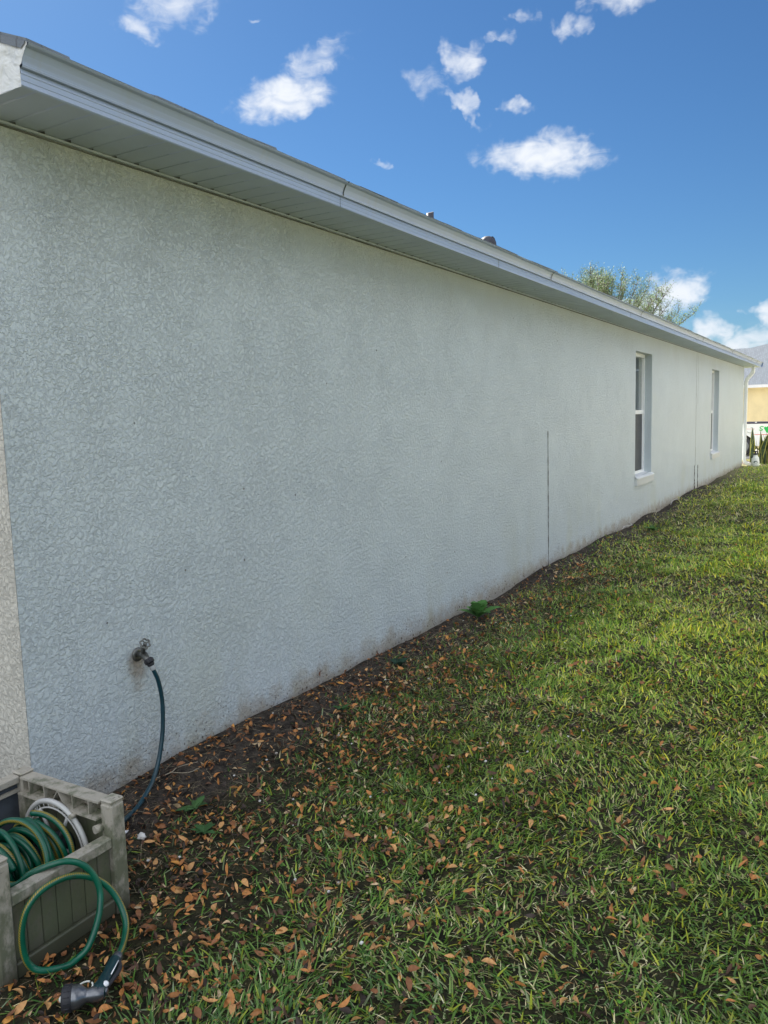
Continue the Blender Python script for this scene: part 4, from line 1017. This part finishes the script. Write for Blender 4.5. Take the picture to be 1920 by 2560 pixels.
dpt = (x+1.7626)*.854+(-y-2.6012)*-.507+1.5*.117
cover_h = np.where(RNG.random(n) < .62, RNG.uniform(.020, .042, n), RNG.uniform(.004, .02, n))*np.where(lawn_cover(x, y) > .3, 1, .45)
size = sc_/dpt
# visible in frame test (fixed list of the largest ones become separate leaves)
Cc = np.array([-1.7626, -2.6012, 1.5089]); D_ = np.stack([x, y, hgt(x, y)], 1)-Cc; zc = D_ @ np.array(fw); uu = D_ @ np.array(rt)/zc; vv = D_ @ np.array(up)/zc
vis = (np.abs(uu) < .47) & (np.abs(vv) < .63) & (zc > 0); order = np.argsort(-(size*vis*(cover_h > .012)))[:260]
sel = np.zeros(n, bool); sel[order] = True
def place(i):
    return Matrix.Translation((float(x[i]), float(y[i]), float(hgt(x[i], y[i])+cover_h[i]))) @ Matrix.Rotation(float(az_[i]), 4, 'Z') @ Matrix.Rotation(float(ti[i]), 4, 'X') @ Matrix.Rotation(float(tj[i]), 4, 'Y') @ Matrix.Scale(float(sc_[i]), 4)
VV = []; TT = []; CC = []; off = 0
for i in np.where(~sel)[0]:
    pv, pf = protos[pi_[i]]; m_ = np.array(place(i)); q = pv @ m_[:3, :3].T+m_[:3, 3]
    if x[i] > -.02: q[:, 1] = np.minimum(q[:, 1], -.003)
    VV.append(q); TT.append(pf+off); CC.append(np.tile(bc[i], (len(pv), 1))*(1+.25*np.sin(np.arange(len(pv)))[:, None]*.5)); off += len(pv)
lo_ = fastmesh('leaf_litter', np.concatenate(VV), np.concatenate(TT), np.concatenate(CC), M_LEAF); tag(lo_, 'small brown leaf litter thick on the soil by the box and thinning across the lawn', 'leaf litter', kind='stuff')
print('litter', n)
pm = []
for ci in range(3):
    for pi0 in range(10):
        pv, pf = protos[pi0]; cc = np.tile(browns[[0, 2, 1][ci]]*(.9+.04*pi0), (len(pv), 1))*(1+.15*np.sin(np.arange(len(pv)))[:, None])
        o = fastmesh('fallen_leaf', pv, pf, cc, M_LEAF); pm.append(o.data); bpy.data.objects.remove(o)
for i in order:
    o = bpy.data.objects.new('fallen_leaf', pm[int(pi_[i])+10*int(RNG.integers(0, 3))]); COL.objects.link(o); o.matrix_world = place(int(i))
    tag(o, 'single curled orange brown fallen leaf lying on the near lawn or soil', 'leaf', 'fallen brown leaves on the near ground')

# ------------------------------------------------------------------ weeds, pennyworts, stones, twigs
def weed(x_, y_, size_, nl, col, label, seed, lobed=True, up_=.55, grp=None, cat='weed', rnd=False):
    rr = random.Random(seed); V_ = []; T_ = []; C_ = []; nv = 0
    for i in range(nl):
        a_ = i*2.4+rr.uniform(-.3, .3); ln = size_*rr.uniform(.6, 1.1); wd = ln*(.42 if not rnd else .95); el = up_*rr.uniform(.4, 1.3); n_ = 10
        cc = np.array(col)*rr.uniform(.65, 1.45)
        stem = ln*.9 if rnd else 0
        for k in range(n_+1):
            u = k/n_
            if rnd: ww = wd*.5*math.sqrt(max(0, 1-(2*u-1)**2))+.0005; s_along = stem*.8+ln*.55*u; wv = ww*.6; zz = stem*math.sin(.9)*.8+.004*math.sin(u*3)
            else:
                ww = wd*.5*math.sin(math.pi*min(.97, .10+.9*u)**1.1)*(1-.28*(k % 2) if lobed else 1)+.001; s_along = ln*u; wv = ww; zz = ln*(math.sin(el)*u-.45*u*u*math.sin(el))+.01
            hx = s_along*math.cos(el if not rnd else .3); c0 = np.array([hx*math.cos(a_), hx*math.sin(a_), zz])
            sd_ = np.array([-math.sin(a_), math.cos(a_), 0]); up2 = np.array([0, 0, .35*wv if not rnd else .1*wv])
            V_ += [c0-sd_*wv+up2, c0, c0+sd_*wv+up2]; C_ += [cc, cc*1.25, cc]
            if k: o_ = nv+3*(k-1); T_ += [(o_, o_+1, o_+4), (o_, o_+4, o_+3), (o_+1, o_+2, o_+5), (o_+1, o_+5, o_+4)]
        nv += 3*(n_+1)
    A_ = np.array(V_); A_[:, 1] = np.minimum(A_[:, 1], -y_-.004)
    o = fastmesh('weed' if not rnd else 'pennywort', A_, np.array(T_), np.array(C_), M_GREENLEAF)
    o.location = (x_, y_, float(hgt(x_, y_))+(.004 if not rnd else .012)); tag(o, label, cat, grp); return o
weed(3.62, -.20, .22, 20, (.11, .26, .07), 'bushy broad leaved green weed growing against the wall', 1, up_=1.05)
weed(8.55, -.42, .15, 12, (.08, .17, .04), 'low green weed at the wall foot before the nearer window', 2)
weed(1.55, -.34, .07, 8, (.04, .10, .03), 'small green weed sprouting from the bare soil left of centre', 4)
weed(.42, -.40, .075, 9, (.05, .11, .035), 'small sprouting weed in the soil beside the hose box', 5)
weed(.30, -.56, .06, 8, (.045, .11, .035), 'tiny leafy weed among brown leaves below the hose', 6)
weed(2.32, -.25, .10, 9, (.02, .05, .03), 'dark grassy weed tuft in soil strip at mid wall', 8, lobed=False, up_=1.1)
rr = random.Random(21)
for i in range(70):
    x_ = rr.uniform(-.6, 9); 
    lim = 2.45-.0*x_; y_ = -rr.uniform(.75, lim)
    if i > 40: x_ = rr.uniform(3, 12); y_ = -rr.uniform(1.1, 2.2)
    weed(x_, y_, rr.uniform(.016, .03)*(1+x_/25), rr.randint(2, 4), (.06+.06*rr.random(), .19+.08*rr.random(), .025), 'small round leaved bright green pennywort growing in the lawn', 100+i, lobed=False, grp='round leaved weeds in the lawn', cat='weed', rnd=True)
def stone(name, x_, y_, s_, label, m, sq=(1, .8, .6), cat='stone'):
    import bmesh
    bm = bmesh.new(); bmesh.ops.create_icosphere(bm, subdivisions=3, radius=1)
    rr = random.Random(x_)
    for v in bm.verts:
        f_ = 1+.22*math.sin(v.co.x*4+x_*9)+.16*math.sin(v.co.y*6+1)+.12*math.sin(v.co.z*8+v.co.x*5); v.co = Vector((v.co.x*sq[0], v.co.y*sq[1], v.co.z*sq[2]))*s_*f_
    me = bpy.data.meshes.new(name); bm.to_mesh(me); bm.free(); me.materials.append(m)
    for p in me.polygons: p.use_smooth = True
    o = bpy.data.objects.new(name, me); COL.objects.link(o); o.location = (x_, y_, float(hgt(x_, y_))+s_*.35); tag(o, label, cat); return o
stone('stone', .175, -.365, .019, 'pale white stone on dark soil right of the hose box', M_STONE)
stone('paper_scrap', .165, -.288, .016, 'thin white scrap lying on soil between stone and hose box', M_WHITE, (1.3, .35, .25), 'scrap')
cb = MB()
for k in range(70):
    x_ = rr.uniform(.0, 4.5); y_ = -rr.uniform(.12, 1.6); s_ = rr.uniform(.0016, .0042); z_ = float(hgt(x_, y_))+rr.uniform(.005, .03)
    cb.box(x_-s_, x_+s_*1.5, y_-s_, y_+s_, z_, z_+s_*1.2)
o = cb.build('white_grit', M_STONE); tag(o, 'tiny white grit specks scattered over soil and grass near the wall', 'grit', kind='stuff')
tw = MB(); tw.tube([(8.45, -.06, .02), (8.6, -.05, .035), (8.8, -.10, .03), (8.85, -.03, .06)], .0028, 6, sub=4); o = tw.build('plastic_strip', M_WHITE); tag(o, 'thin white strip curled at the wall foot below the nearer window', 'strip')
tw = MB(); tw.tube([(11.3, -.10, .03), (11.7, -.06, .05), (12.1, -.09, .04)], .0028, 6, sub=4); o = tw.build('plastic_strip', M_WHITE); tag(o, 'thin white strip on soil between the nearer window and the joint', 'strip')
tw = MB(); tw.tube([(.47, -.10, .03), (.56, -.13, .035), (.62, -.11, .03), (.70, -.15, .03)], .0022, 5, sub=4); tw.tube([(.56, -.13, .035), (.60, -.19, .03), (.66, -.20, .03)], .0016, 5, sub=3); o = tw.build('root_twig', simple('dry_root', (.30, .25, .18), .8)); tag(o, 'pale dry root thread on soil under the tap', 'twig')
pv, pf = protos[3]
lw = fastmesh('fallen_leaf', pv*.9, pf, np.tile([.17, .07, .04], (len(pv), 1)), M_LEAF); lw.matrix_world = Matrix.Translation((1.84, -.006, .075)) @ Matrix.Rotation(R(90), 4, 'X') @ Matrix.Rotation(R(70), 4, 'Z'); tag(lw, 'dark brown leaf stuck upright on the wall just above the soil', 'leaf')
